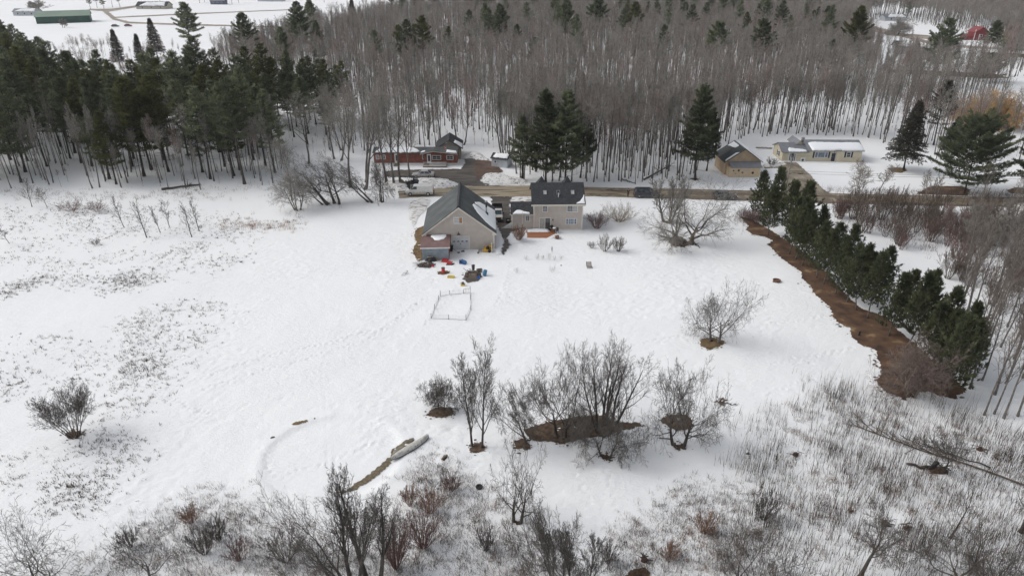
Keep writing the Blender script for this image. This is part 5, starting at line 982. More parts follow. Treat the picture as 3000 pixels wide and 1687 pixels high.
# reed and stone on the bank beside the canoe
item('flat_boulder', 'long flat grey-brown boulder on the pond bank beside the canoe', 'boulder', 1178, 1318, [('stone', M('lichen_stone', (.13,.115,.09),(.24,.22,.18),3,.9,.03,8), lambda m: (heap(m, 1.0, .5, .28, 91, 18)))], .6)
item('flat_boulder', 'small flat boulder at the upper end of the pond bank', 'boulder', 1200, 1294, [('stone', MC['lichen_stone'], lambda m: (heap(m, .55, .25, .2, 92, 14)))], .5)

# flag pole, utility pole and wires
fpq = P(1309.5, 482); FG = empty('flagpole', fpq[:], 0, 'thin flagpole with red white and blue flag before the brick-red home', 'flagpole')
part(FG, 'pole', STEEL, lambda m: m.tube([(0,0,-.2),(0,0,5.1)], .05, 6)); part(FG, 'finial', WHITE, lambda m: m.lathe([(.06,5.1),(.1,5.18),(.03,5.26)], 8))
fl = part(FG, 'flag', M('flag_red', (.45,.03,.04), (.5,.04,.05), 2, .8), lambda m: m.prism([(-.05,0,4.7),(-.12,.03,3.6),(-.55,.15,2.6),(-.45,.1,3.8),(-.08,0,4.8)], (0,.02,0)))
part(fl, 'canton', NAVY, lambda m: m.prism([(-.10,-.02,3.5),(-.16,-.01,2.2),(-.62,.12,2.1),(-.50,.08,2.9)], (0,.02,0))); part(fl, 'white_stripes', WHITE, lambda m: [m.prism([(-.08,-.03,z),(-.09,-.02,z-.10),(-.42,.07,z-.40),(-.38,.07,z-.28)], (0,.02,0)) for z in (4.5, 4.1, 3.7)])
up = P(2299, 574); UP = empty('utility_pole', up[:], 0, 'weathered grey utility pole by the tan driveway', 'utility pole'); UH = HZ(2299, 574, 457)
part(UP, 'pole', M('pole_wood', (.19,.175,.155),(.28,.26,.23), 3, .9), lambda m: m.tube([(0,0,-.5),(.0,0,UH)], [.17, .12], 8)); part(UP, 'insulator', DARKM, lambda m: (m.lathe([(.06,UH),(.08,UH+.12),(.03,UH+.2)], 8), m.box(.12,.5,-.05,.05,UH*.55,UH*.55+.08)))
part(UP, 'transformer_box', STEEL, lambda m: m.box(-.1,.1,-.28,-.12,UH*.82,UH*.97))
for i, (zz, sag, lb) in enumerate([(UH*.58, .5, 'lower black cable running right from the utility pole'), (UH*.64, .55, 'upper black cable running right from the utility pole'), (UH+.15, .6, 'thin top power wire running right from the utility pole')]):
    q = P(3330, 592+0); mb = MB(); pts = []
    for k in range(25): t = k/24; p = Vector((up.x, up.y, zz)).lerp(Vector((q.x, q.y, zz)), t); pts.append((p.x, p.y, p.z-sag*4*t*(1-t)))
    mb.tube(pts, .022 if i < 2 else .012, 4); tag(mb.build('power_cable', BLACK if i < 2 else STEEL), lb, 'cable')
q = P(2325, 575); tag(MB().tube([(q.x,q.y,UH*.58-.05),(q.x+1.0,q.y,UH*.58-.1)], .09, 7).build('cable_splice', BLACK), 'short black splice case on the cable near the utility pole', 'cable splice')
# fallen trunks
def log_obj(a, b, r0, r1, z0, z1, label, mat=BARKD, br=6, seed=1, name='fallen_trunk'):
    A = PT(*a)+Vector((0,0,z0)); B = PT(*b)+Vector((0,0,z1)); o = empty(name, A[:], 0, label, 'fallen tree'); rg = random.Random(seed); d = B-A
    pts = [d*(i/8)+Vector((rg.gauss(0,.1), rg.gauss(0,.1), rg.gauss(0,.05)))*(i > 0) for i in range(9)]
    part(o, 'trunk', mat, lambda m: m.tube(pts, [r0+(r1-r0)*i/8 for i in range(9)], 8), sm=True); segs = []
    for k in range(br):
        t = rg.uniform(.35, 1); p = d*t; dr = (d.normalized()*.8+Vector((rg.gauss(0,.6), rg.gauss(0,.6), rg.uniform(-.1,.7)))).normalized(); L = d.length*rg.uniform(.06,.18)
        q = p+dr*L; segs.append(p[:]+q[:]+(r1*.8+.02, .02))
        for j in range(6): s = p.lerp(q, rg.uniform(.3, 1)); e = s+(dr+Vector((rg.gauss(0,.7), rg.gauss(0,.7), rg.gauss(.1,.4)))).normalized()*L*.5; segs.append(s[:]+e[:]+(.02, .010))
    V, Fc = seg_arrays(segs, 4); npmesh('branches', V, Fc, mat, o); return o
log_obj((3060,1450), (2500,1248), .12, .035, .25, .1, 'very long fallen tree lying across the brush at lower right', BARKO, 22, 3)
log_obj((2900,1375), (2645,1290), .08, .03, .2, .3, 'second thinner fallen stem beside the very long fallen tree', BARKD, 14, 9)
log_obj((474,559), (588,544), .24, .15, .25, .35, 'thick fallen trunk lying at the edge of the left pines', BARKD, 6, 4)
log_obj((1886,528), (1962,493), .20, .1, .15, .6, 'fallen trunk sloping up at the wood edge behind the road', BARKD, 8, 5)
log_obj((1820,526), (1858,538), .13, .07, .15, .15, 'short fallen stem lying before the roadside wood', BARKD, 3, 6)
log_obj((2115,1182), (2160,1188), .05, .03, .1, .1, 'thin dark stick lying right of the round orchard tree', BARKD, 2, 7)
log_obj((2018,702), (2048,727), .13, .07, .25, .1, 'dark broken limb lying at the foot of the old apple tree', BARKD, 3, 8)
log_obj((2655,1362), (2765,1387), .10, .2, .15, .2, 'dark splintered log beside the uprooted stump', BARKD, 4, 12)
item('uprooted_stump', 'dark uprooted stump with broken slab beside the crooked tree at lower right', 'stump', 2748, 1380, [('stump', LITTERD, lambda m: heap(m, .9, .5, .45, 101)), ('slab', BLACK, lambda m: m.prism([(-.9,.0,.25),(-.6,-.1,.2),(-.15,-.1,1.0),(-.45,.0,1.15)], (0,.16,.05))), ('roots', BARKD, lambda m: tangle(m, .8, .4, .5, 26, .04, 103, .8))])
for i, (px, py, lb) in enumerate([(2590,1540,'short brown broken stump standing in the lower right brush'), (2655,1550,'smaller reddish rotten stump right of the short brown one'), (1888,1640,'low brown brush heap at the bottom centre right'), (2330,1335,'dark square stump at the left edge of the lower right brush'), (2870,1318,'reddish small stump at the far right of the fallen tree')]):
    item('broken_stump', lb, 'stump', px, py, [('stump', M('rotten_wood', (.07,.035,.025),(.14,.075,.05),3,.95,.04,8), lambda m: heap(m, .28, .22, .45+.25*(i == 0), 110+i)), ('splinters', BARKD, lambda m: tangle(m, .35, .2, .6, 12, .03, 120+i, .8))])

# ------------------------------------------------------------------ individual bare trees
ORCH = dict(L0=.38, tsh=.15, clear=.35, nch=(10, 9, 8, 5), ratio=(1.9, .58, .52, .5), ang=(1.4, .9, .85, .8), wob=(.10, .19, .28, .3, .3), trop=(.05, .03, -.005, -.04, 0), r0=.026, nseg=(6, 7, 4, 2, 1), minr=.0095)
UPR = dict(clear=.22, nch=(14, 8, 7, 4), ratio=(.52, .55, .5, .5), ang=(.75, .75, .75, .7), wob=(.05, .12, .18, .22, .25), trop=(.05, .12, .07, .03, 0), r0=.016, minr=.0085)
def hero(px, pb, pt, spx, seed, label, prm=ORCH, bark=BARKD, twig=TWIGD, name='bare_tree', cat='tree', group=None, **kw):
    q = PT(px, pb); d = dict(prm); d.update(kw); h = HZ(px, pb, pt)*.98; s = TreeSpec(**d)
    return make_bare(name, seed, h, spx/2/PPM(px, pb)*1.04, s, bark, twig, q[:], 0, label, cat, group)
hero(1396, 1315, 1006, 128, 11, 'tall narrow leafless tree on a leaf patch right of the canoe', UPR, nst=2, stem_ang=.16, r0=.012, clear=.18, nch=(16, 9, 7, 4))
hero(1292, 1205, 1114, 120, 12, 'small rounded apple tree over a brown patch above the canoe', ORCH, nst=2, stem_ang=.5, name='apple_tree')
hero(1545, 1304, 1132, 140, 13, 'leaning leafless tree at the left end of the orchard row', ORCH, name='apple_tree', lean=(-.42, .1), nst=1)
hero(1640, 1285, 1045, 220, 14, 'wide forked apple tree standing in the long brown leaf patch', ORCH, name='apple_tree', nst=2, stem_ang=.3)
hero(1768, 1262, 1000, 225, 15, 'tallest many-stemmed leafless tree in the orchard row', UPR, name='bare_tree', nst=7, stem_ang=.42, clear=.25, r0=.017, nch=(10, 7, 5, 3))
hero(1774, 1341, 1190, 210, 16, 'low spreading apple tree in front of the tallest orchard tree', ORCH, name='apple_tree', nst=2, stem_ang=.6, trop=(.05, .02, -.02, -.05, 0))
hero(1990, 1308, 1076, 262, 17, 'round spreading apple tree at the right end of the orchard row', ORCH, name='apple_tree', nst=2, stem_ang=.3, nch=(10, 9, 8, 4))
hero(2092, 1006, 808, 185, 18, 'lone apple tree on its own brown patch in mid lawn', ORCH, name='apple_tree', nst=2, stem_ang=.3, nch=(10, 8, 6, 4), bark=BARK)
hero(1514, 1530, 1300, 185, 19, 'slender open leafless tree below the long leaf patch', ORCH, nst=2, stem_ang=.25, clear=.3, nch=(9, 6, 5, 3))
hero(2010, 716, 522, 265, 20, 'old massive gnarled apple tree with wide twisting limbs near the road', ORCH, BARKO, TWIG, name='apple_tree', nst=2, stem_ang=.4, L0=.42, r0=.055, clear=.35, ratio=(1.9, .6, .55, .5), ang=(1.3, .9, .9, .8), nch=(8, 9, 8, 5), minr=.012, rr=.6, wob=(.16, .26, .3, .3, .3))
hero(1955, 652, 506, 105, 21, 'twin-trunk leafless tree standing behind the old gnarled apple tree', UPR, BARK, TWIG, nst=3, stem_ang=.3, r0=.03, minr=.014)
hero(218, 1274, 1128, 155, 22, 'lone dome-shaped leafless bush tree in the left field', UPR, BARKD, TWIGD, nst=10, stem_ang=.62, clear=.3, r0=.010, ratio=(.62, .55, .5, .5), nch=(9, 7, 6, 3))
hero(120, 1722, 1532, 280, 23, 'wide leafless tree at the bottom left corner', ORCH, nch=(8, 8, 6, 3), nst=2, stem_ang=.5); hero(440, 1708, 1545, 235, 24, 'spreading leafless tree at the bottom, second from the left corner', ORCH, nst=1, nch=(7, 8, 6, 3))
hero(985, 1722, 1440, 300, 25, 'left tree of the big bare clump at the bottom, reaching left', ORCH, nch=(9, 8, 6, 3), nst=2, stem_ang=.3, lean=(-.25, 0), clear=.3, r0=.024); hero(1040, 1720, 1415, 200, 26, 'middle upright tree of the big bare clump at the bottom', UPR, nst=2, stem_ang=.2, clear=.3, r0=.022)
hero(1090, 1715, 1385, 215, 27, 'right tallest tree of the big bare clump at the bottom', UPR, nst=2, stem_ang=.25, clear=.3, r0=.024, nch=(14, 8, 6, 4))
hero(1640, 1728, 1495, 230, 28, 'leafless tree at the bottom edge right of centre', ORCH, nst=2, stem_ang=.4, lean=(-.15, 0)); hero(1700, 1760, 1555, 150, 29, 'thin leafless tree half cut off at the bottom edge', UPR, nst=2)
hero(2180, 1735, 1500, 280, 30, 'large leafless tree at the bottom, left of the lower right thicket', ORCH, nst=2, stem_ang=.5, r0=.022, nch=(8, 8, 6, 3)); hero(2300, 1770, 1560, 170, 48, 'leafless tree at the bottom rising behind crossing branches', ORCH, nst=1, r0=.02, nch=(7, 7, 5, 3))
hero(2520, 1690, 1470, 190, 31, 'crooked dark-trunked tree at the bottom of the lower right thicket', ORCH, nst=1, L0=.8, ratio=(.7, .6, .5, .5), clear=.45, kink=.3); hero(2845, 1740, 1530, 330, 32, 'big tangled old tree at the bottom right corner', ORCH, BARKO, nst=3, stem_ang=.6, r0=.05, nch=(10, 9, 7, 4))
hero(2762, 1384, 1262, 130, 33, 'crooked small tree growing at the uprooted stump', ORCH, nst=1, L0=.8, ratio=(.7, .6, .5, .5), clear=.4, kink=.25, lean=(.05, 0)); hero(2783, 1576, 1380, 90, 34, 'thin bent tree in the middle of the lower right thicket', ORCH, nst=1, L0=.8, ratio=(.7, .6, .5, .5), clear=.5, nch=(7, 4, 4, 2), kink=.35, r0=.014)
hero(2990, 1560, 1350, 120, 49, 'slender leafless tree at the right edge of the lower right thicket', ORCH, nst=1, L0=.8, ratio=(.7, .6, .5, .5), clear=.4, nch=(9, 6, 5, 3)); 
hero(2670, 1156, 985, 200, 35, 'pale grey spreading tree at the near end of the pine row', ORCH, BARKO, M('grey_pink_twigs', (.15,.115,.10),(.24,.19,.17), 3, .95), name='bare_tree', nst=5, stem_ang=.5, r0=.035, nch=(8, 8, 7, 4), minr=.011)
# saplings in the left field and against the pines
for i, (px, pb, pt, s_, lb) in enumerate([(365,669,575,42,'first leafless sapling from the left in the weedy field group'),(430,697,582,40,'tall sapling second from the left in the weedy field group'),(497,667,583,38,'leaning sapling in the middle of the weedy field group'),(562,695,590,48,'rounded sapling near the right of the weedy field group'),(584,678,578,36,'rightmost sapling of the weedy field group'),(470,683,600,24,'small thin sapling between the taller weedy field ones'),(28,715,645,40,'small sapling alone at the left edge of the field'),(137,606,545,44,'lowest shrubby sapling below the far left pines'),(94,606,520,40,'shrubby sapling left of the one below the far left pines')]):
    hero(px, pb, pt, s_, 50+i, lb, UPR, BARKD, TWIGD, name='sapling', nch=(9, 5, 4, 2), r0=.014, lean=(-.12, 0), minr=.014)
# leaning trees left of the garage
LEAN = dict(ORCH); LEAN.update(minr=.012, L0=.8, ratio=(.8, .6, .5, .5), nch=(9, 8, 6, 4))
hero(874, 618, 500, 130, 61, 'many-stemmed shrub-like tree left of the leaning trees', LEAN, BARK, TWIG, nst=5, stem_ang=.5, r0=.018); hero(962, 603, 470, 130, 62, 'thick trunk leaning strongly left beside the plain snow', LEAN, nst=1, clear=.4, lean=(-.75, .2), r0=.05)
hero(946, 603, 540, 120, 63, 'low arching trunk bending left under the leaning tree', LEAN, nst=1, clear=.5, lean=(-1.5, .2), r0=.05); hero(985, 601, 450, 140, 64, 'upright dark tree just right of the strongly leaning trunk', LEAN, nst=2, stem_ang=.2, clear=.3, lean=(-.3, 0), r0=.032)
hero(1084, 596, 490, 110, 65, 'dark low tree leaning left close to the white van', LEAN, nst=2, stem_ang=.3, clear=.4, lean=(-1.0, .2), r0=.035); hero(1118, 593, 470, 90, 66, 'twin-stemmed slim tree nearest the white van on its left', LEAN, nst=3, stem_ang=.2, r0=.02)
BIG = dict(clear=.38, nch=(12, 8, 7, 5), ratio=(.55, .55, .5, .5), ang=(.7, .7, .7, .7), wob=(.04, .1, .15, .2, .25), trop=(.05, .12, .08, .04, 0), r0=.016, minr=.012)
for i, (px, pb, pt, s_, lb) in enumerate([(1043,556,232,210,'broad tall grey hardwood with fanning crown left of the brick-red home'),(1074,534,260,130,'tall grey hardwood just left of the brick-red home'),(1133,538,235,110,'leftmost tall trunk standing before the brick-red home'),(1155,543,262,90,'middle tall trunk standing before the brick-red home'),(1173,540,222,140,'thick tall trunk left of the silver sedan'),(1200,518,300,90,'slim dark trunk right behind the silver sedan'),(856,588,390,110,'grey trunk leaning left at the right end of the left pines'),(905,480,268,150,'tall hardwood rising behind the leaning trees'),(1258,425,300,80,'dark hardwood rising behind the brick-red home roof'),(985,470,250,150,'tall hardwood with ascending fans between pines and home')]):
    hero(px, pb, pt, s_, 70+i, lb, BIG, BARK, TWIG, name='hardwood_tree', nst=2 if i in (0, 9) else 1, stem_ang=.25)
# pale birches right of the pine row, and roadside pale trees
BIR = dict(clear=.35, nch=(13, 5, 4, 2), ratio=(.26, .5, .5, .5), ang=(.7, .6, .6, .6), wob=(.035, .1, .15, .2, .25), trop=(.04, .14, .08, .04, 0), r0=.0105, minr=.013)
GREYP = M('greyish_pale_bark', (.105,.095,.085),(.21,.19,.17), 4, .9, rnd=.15)
rgb_ = random.Random(77); bl = [(2882,1216),(2912,1213),(2940,1226),(2981,1220),(2913,1158),(2946,1127),(2876,1117),(2823,1110),(2866,1071),(2840,1140),(2995,1110),(2968,1055),(2930,1020),(2895,1010),(2985,980),(2950,960),(2860,1000),(3010,1190),(3030,1130),(2905,935),(3020,940),(2975,900)]
rg = random.Random(4); bps = []; bl += [(rgb_.uniform(2790, 3060), rgb_.uniform(690, 960)) for _ in range(34)]
for i in range(5):
    r_ = make_bare('birch_tree', 90+i, 11.5+i*.6, 1.15+.12*i, TreeSpec(**BIR), GREYP, M('brown_grey_twigs', (.15,.125,.11), (.24,.205,.18), 2, .95)); bps.append(r_)
for i, (px, py) in enumerate(bl):
    q = PT(px, py); lb = 'slender pale-barked leafless tree in the grove at the right edge'
    if i < 5: r_ = bps[i]; r_.location = q; r_.rotation_euler.z = rg.uniform(0, 6); tag(r_, lb, 'tree', 'slender trees of the right edge grove')
    else: dup(bps[i % 5], q, rg.uniform(0, 6), rg.uniform(.85, 1.12), lb, 'slender trees of the right edge grove')
PALE = dict(UPR); PALE.update(nch=(12, 6, 5, 3), minr=.018)
hero(2512, 560, 480, 85, 111, 'pale tree in front of the sand-coloured house lawn', PALE, BARKP, TWIGP, nst=1, name='pale_tree', r0=.022); hero(2575, 562, 478, 70, 112, 'second pale tree right of the one before the lawn', PALE, BARKP, TWIGP, nst=1, name='pale_tree', r0=.02)
hero(2505, 615, 480, 60, 113, 'pale slender tree on the near side of the road', PALE, BARKP, TWIGP, nst=1, name='pale_tree', r0=.016); hero(2722, 588, 500, 60, 114, 'thin pale tree on the road edge before the large pine', PALE, BARKP, TWIGP, nst=2, name='pale_tree', r0=.016)
hero(2870, 745, 600, 110, 115, 'tall open-forked brown tree in the right roadside thicket', UPR, BARKO, TWIG, nst=3, stem_ang=.25, r0=.02, minr=.016); hero(2960, 720, 590, 100, 116, 'leafless tree at the right edge of the roadside thicket', UPR, BARKO, TWIG, nst=3, stem_ang=.3, r0=.018, minr=.016)
hero(2790, 700, 600, 70, 117, 'slim leafless tree amid the right roadside thicket', UPR, BARKO, TWIGR, nst=2, stem_ang=.25, r0=.016, minr=.016)
hero(2862, 372, 262, 150, 118, 'golden-twigged willow at the right above the large roadside pine', ORCH, BARKO, WILLOW, name='willow_tree', nst=3, stem_ang=.4, r0=.04, nch=(10, 9, 8, 6), trop=(.05, .02, -.06, -.15, -.1), minr=.026)
hero(2925, 380, 270, 130, 119, 'second golden-brown willow at the right edge', ORCH, BARKO, WILLOW, name='willow_tree', nst=3, stem_ang=.4, r0=.04, nch=(10, 9, 8, 6), trop=(.05, .02, -.06, -.15, -.1), minr=.034)
hero(2675, 197, 140, 60, 120, 'dark gnarled leafless tree beside the pale grey shed', ORCH, BARKD, TWIGD, nst=2, r0=.035, minr=.03); hero(2627, 103, 48, 70, 121, 'leafless tree in the upper right snowy clearing', ORCH, BARKD, TWIG, nst=3, r0=.03, minr=.035)
hero(108, 39, 0, 62, 122, 'leafless tree behind the long green building', UPR, BARKD, TWIG, nst=2, r0=.03, minr=.05)
hero(186, 82, 55, 26, 123, 'small leafless tree in front of the long green building', UPR, BARKD, TWIG, nst=2, r0=.03, minr=.04)
# ------------------------------------------------------------------ shrubs
SB = dict(clear=.15, nch=(7, 5, 3, 2), ratio=(.5, .5, .5, .4), ang=(.5, .55, .6, .6), wob=(.06, .12, .2, .2, .2), trop=(.02, .08, .05, 0, 0), r0=.010, minr=.010, nst=14, stem_ang=.8, nseg=(5, 3, 2, 1, 1))
for i, (px, pb, pt, s_, tw, lb, kw) in enumerate([(1813,648,596,115,TAN,'large fountain-shaped straw-coloured bush right of the house',dict(nst=30, stem_ang=1.0, nch=(7,4,2,2))),(1748,668,612,75,SHM,'maroon twiggy bush at the right corner of the house',dict(nst=24)),(1520,708,662,44,SHR,'russet round bush at the left side of the deck',dict(nst=26, stem_ang=.6)),
    (1772,737,686,52,TWIG,'left grey bush of the pair in the side lawn',dict()),(1812,737,694,46,TWIG,'right fuller bush of the pair in the side lawn',dict(nst=18)),(1733,727,708,30,TWIGD,'low small bush left of the grey pair',dict()),
    (1514,803,784,18,TWIG,'small dead plant at the left of the garden stalks',dict(nst=6, nch=(4,3,2,1), r0=.006)),(1618,800,780,26,TWIG,'dead plant with seed heads in front of the stalk row',dict(nst=6, nch=(4,3,2,1), r0=.006)),(1541,764,750,14,TWIG,'leftmost small plant of the garden stalk row',dict(nst=6, nch=(4,3,2,1), r0=.006)),
    (1574,762,744,18,TWIG,'second plant of the garden stalk row',dict(nst=6, nch=(4,3,2,1), r0=.006)),(1590,762,748,12,TWIG,'third thin plant of the garden stalk row',dict(nst=6, nch=(4,3,2,1), r0=.006)),(1608,764,744,20,TWIG,'fourth fuller plant of the garden stalk row',dict(nst=6, nch=(4,3,2,1), r0=.006)),(1624,764,750,12,TWIG,'fifth plant of the garden stalk row',dict(nst=6, nch=(4,3,2,1), r0=.006)),(1644,762,748,16,TWIG,'last plant of the garden stalk row',dict(nst=6, nch=(4,3,2,1), r0=.006)),
    (1617,743,724,6,TWIGD,'single tall dead stalk behind the garden row',dict(nst=3, stem_ang=.2)),
    (2518,490,466,30,SHM,'dark evergreen-looking bush at the right corner of the sand-coloured house',dict()),(2260,486,462,40,TWIGD,'dark bush at the left end of the sand-coloured house',dict()),
    (1425,1610,1540,60,TWIGD,'grey bush below the slender open tree',dict()),(1262,1500,1430,90,SHR,'russet thicket bush left of the tyre',dict()),(1320,1440,1395,70,SHM,'maroon low bush just left of the tyre',dict()),(1200,1480,1420,60,SHR,'orange-brown bush above the big bare clump',dict()),
    (2235,1520,1440,90,TWIGD,'upright grey bush at the left edge of the lower right thicket',dict()),(1780,1645,1580,60,TWIGD,'upright twiggy bush near the bottom centre right',dict()),(1960,1630,1590,66,SHR,'low russet bush near the bottom centre right',dict()),(2060,1560,1500,80,SHR,'russet bush above the large bottom tree',dict()),(2490,1500,1490,26,SHR,'small brown tuft bush in the lower right thicket',dict()),
    (600,1620,1540,90,TWIGD,'grey shrub clump at the lower left slope',dict()),(560,1530,1480,60,SHR,'orange-tinged shrub at the top of the lower left slope',dict()),(640,1580,1520,80,TWIGD,'dark shrub at the right of the lower left slope',dict()),(700,1640,1570,80,SHM,'maroon shrub at the foot of the lower left slope',dict()),(380,1600,1545,70,TWIGD,'grey shrub above the second bottom-left tree',dict()),
    (210,620,588,90,SHM,'left one of the two reddish shrubs below the left pines',dict()),(288,622,590,70,SHM,'right one of the two reddish shrubs below the left pines',dict()),(280,718,700,36,TWIGD,'small grey shrub alone in the left weedy field',dict()),(2180,640,605,70,SHM,'red-twigged shrub at the far end of the pine row',dict()),(2215,655,610,60,SHM,'second red-twigged shrub at the far end of the pine row',dict()),
    (1240,1600,1500,130,SHM,'brown tangle of vines right of the big bare clump',dict(nst=22)),(1160,1660,1520,100,SHM,'dark vine tangle inside the big bare clump',dict(nst=22)),(840,1640,1560,140,TWIGD,'low grey shrub left of the big bare clump',dict(nst=18))]):
    d = dict(SB); d.update(kw); q = PT(px, pb); h = HZ(px, pb, pt); d['minr'] = .004 if s_ < 40 else .0075; make_bare('shrub', 130+i, h, s_/2/PPM(px, pb), TreeSpec(**d), tw if tw is not TWIG else BARK, tw, q[:], 0, lb, 'shrub')
# thicket between the pine row and the road: many alike shrubs
THK = [(2500,622),(2640,618),(2800,625),(3100,640),(3100,1100),(2960,960),(2860,880),(2740,800),(2640,760),(2540,690),(2430,640)]
tpro = []
TWB = M('brown_twigs', (.12,.09,.075), (.21,.165,.14), 2, .95, rnd=.2)
for i in range(6):
    d = dict(SB); d.update(nst=6+i*2, stem_ang=.5, minr=.010, r0=.008, nch=(5, 4, 3, 2), trop=(.05, .1, .06, 0, 0)); tpro.append(make_bare('thicket_shrub', 180+i, 2.6+.35*i, 1.1+.12*i, TreeSpec(**d), [BARKO, BARKO, SHM, BARKO, BARKO, BARKO][i], [TWB, TWB, SHM, TWB, TWB, TWB][i]))
rg = random.Random(8); c = 0; LBT = 'leafless brownish thicket shrub between the pine row and the road'; GT = 'thicket shrubs right of the pine row'; wpl = [(P(*q).x, P(*q).y) for q in THK]
x0, x1, y0, y1 = min(a for a, b in wpl), max(a for a, b in wpl), min(b for a, b in wpl), max(b for a, b in wpl)
while c < 125:
    x, y = rg.uniform(x0, x1), rg.uniform(y0, y1); px, py = proj(x, y)
    if px > 3080 or not inpoly(x, y, wpl): continue
    dn_ = 1.0 if py < 720 else .45
    if (2560 < px < 2760 and 740 < py < 800) or rg.random() > dn_+.9*nz(x, y, 6, 3): continue
    r_ = tpro[c % 6]; sc = rg.uniform(.7, 1.35)*(1.2 if py < 700 else 1)
    if c < 6: r_.location = (x, y, T(x, y)); r_.scale = (sc, sc, sc); tag(r_, LBT, 'shrub', GT)
    else: dup(r_, (x, y, T(x, y)), rg.uniform(0, 6.3), sc, LBT, GT)
    c += 1

# ------------------------------------------------------------------ conifers placed one by one
def con(px, pb, pt, spx, seed, label, kind='white', cb=.35, mat=None, name='pine_tree', group=None, **k):
    q = PT(px, pb); h = HZ(px, pb, pt); return make_conifer(name, seed, h, spx/2/PPM(px, pb), cb, kind, mat, q[:], 0, label, group, **k)
con(1598, 541, 262, 150, 201, 'left dark green pine of the pair behind the two-storey house', cb=.16, dens=1.5, lean=(-.02,0)); con(1655, 545, 266, 165, 202, 'right fuller pine of the pair behind the two-storey house', cb=.18, mat=NEED, dens=1.5); con(1700, 522, 330, 95, 203, 'shorter pine right of the pair behind the house', cb=.25, dens=1.3)
con(1530, 530, 345, 90, 204, 'smaller pine at the left of the pair behind the house', cb=.25, dens=1.2)
con(2036, 526, 246, 150, 205, 'tall dark conical pine by the road left of the tan barn', cb=.22, dens=1.6); con(2070, 500, 330, 80, 206, 'slimmer pine just behind the tall one left of the tan barn', cb=.3)
con(2647, 499, 293, 108, 207, 'solitary spruce on a brown patch in the snowy lawn', 'spruce', .22, NEEDS, 'spruce_tree', cat='spruce tree', dens=1.1); con(2826, 566, 350, 250, 208, 'large wide-spreading pine on brown litter by the road at right', cb=.16, dens=1.5, broad=True); con(3010, 555, 330, 120, 209, 'dark pine cut by the right edge near the road', cb=.12, dens=1.4)
con(2735, 425, 240, 110, 210, 'grey-green open pine right of the solitary spruce', cb=.35, dens=.6, mat=NEEDS); con(2790, 428, 345, 60, 211, 'small dark spruce below the grey-green open pine', 'spruce', .1, NEEDS, 'spruce_tree', cat='spruce tree')
con(1704, 330, 212, 46, 212, 'thin reddish-brown dying conifer above the house pines', 'spruce', .3, M('dead_needles', (.045,.028,.02),(.10,.06,.04), 2, .9), 'dead_conifer', cat='conifer', tuft=1.3); con(1936, 290, 196, 30, 213, 'thin olive conifer in the central wood', 'spruce', .35, NEEDY, 'conifer', cat='conifer', tuft=1.4)
con(2420, 225, 118, 90, 214, 'pine with pale lower branches left of the pale grey shed', cb=.2, dens=.7); con(2880, 240, 160, 130, 215, 'olive pine below the red barn', cb=.12, mat=NEEDY, dens=1.2)
def cont(px, pt, h, spx, seed, label, kind='white', cb=.4, mat=None, name='pine_tree', **k):
    p = P(px, pt, h); return make_conifer(name, seed, h, spx/2/PPM(*proj(p.x, p.y)), cb, kind, mat, (p.x, p.y, T(p.x, p.y)), 0, label, None, tuft=1.0+max(0, p.y-200)/260, **k)
for i, (px, pt, h, s_, lb, kd, mt, cb) in enumerate([(536,8,26,95,'tallest flat-topped pine at the upper left against the far field','white',None,.45),(436,52,18,50,'slim spruce before the upper left field','spruce',NEEDS,.2),(326,85,16,42,'small spruce left of the slim one at upper left','spruce',NEEDS,.2),(397,100,14,36,'shortest spruce before the upper left field','spruce',NEEDS,.2),
    (706,38,24,90,'round-topped pine right of the tallest upper left pine','white',None,.4),(866,8,26,100,'dark twin-topped pine at the top left of centre','white',None,.35),(905,0,22,60,'pine at the top edge behind the twin-topped one','white',None,.3),(1030,0,18,36,'small spruce against the far snow at top centre left','spruce',NEEDS,.1),(1234,46,24,80,'olive pine alone in the wood at top centre left','white',NEEDY,.5),(1165,75,20,60,'sparse olive pine left of the lone olive pine','white',NEEDY,.5),
    (1463,12,24,75,'dark pine at the top edge near the centre','white',None,.4),(1660,-5,26,75,'dark pine cut by the top edge at the centre','white',None,.4),(1752,-8,24,90,'tall spruce-like pine cut by the top edge right of centre','white',None,.3),(1862,8,22,70,'olive pine at the top right of centre','white',NEEDY,.35),(2008,10,18,55,'pine at the top edge above the tall conical one','white',None,.3),
    (2108,64,22,100,'umbrella-topped pine left of the pair at upper right','white',None,.55),(2240,58,22,95,'umbrella-topped pine right of the pair at upper right','white',None,.45),(2122,-5,20,60,'pine cut by the top edge above the umbrella-topped pair','white',None,.4),(2245,-5,20,60,'second pine cut by the top edge above the umbrella-topped pair','white',None,.3),(2432,20,18,60,'pine before the far road at upper right','white',None,.25),
    (2528,18,26,110,'big olive pine before the upper right clearing','white',NEEDY,.25),(2786,54,24,125,'big dark pine left of the small red barn','white',None,.35),(2925,62,15,65,'pine right of the small red barn','white',None,.3),(2985,75,15,60,'pine at the right edge beside the red barn','white',None,.3),(2965,80,13,55,'lower pine at the right edge beside the red barn','white',None,.3),
    (1566,112,12,58,'small bushy pine in the central wood','white',None,.2),(820,78,20,75,'grey-green pine behind the left wood edge','white',None,.3),(923,62,20,65,'blurred green pine right of the twin-topped pine','white',None,.3),(1420,10,22,50,'slim pine at the top edge left of the dark central one','white',None,.4)]):
    cont(px, pt, h, s_, 230+i, lb, kd, cb, mt, 'spruce_tree' if kd == 'spruce' else 'pine_tree', cat='spruce tree' if kd == 'spruce' else 'pine tree', dens=.65 if kd == 'spruce' else 1.3 if s_ > 85 else 1.1)

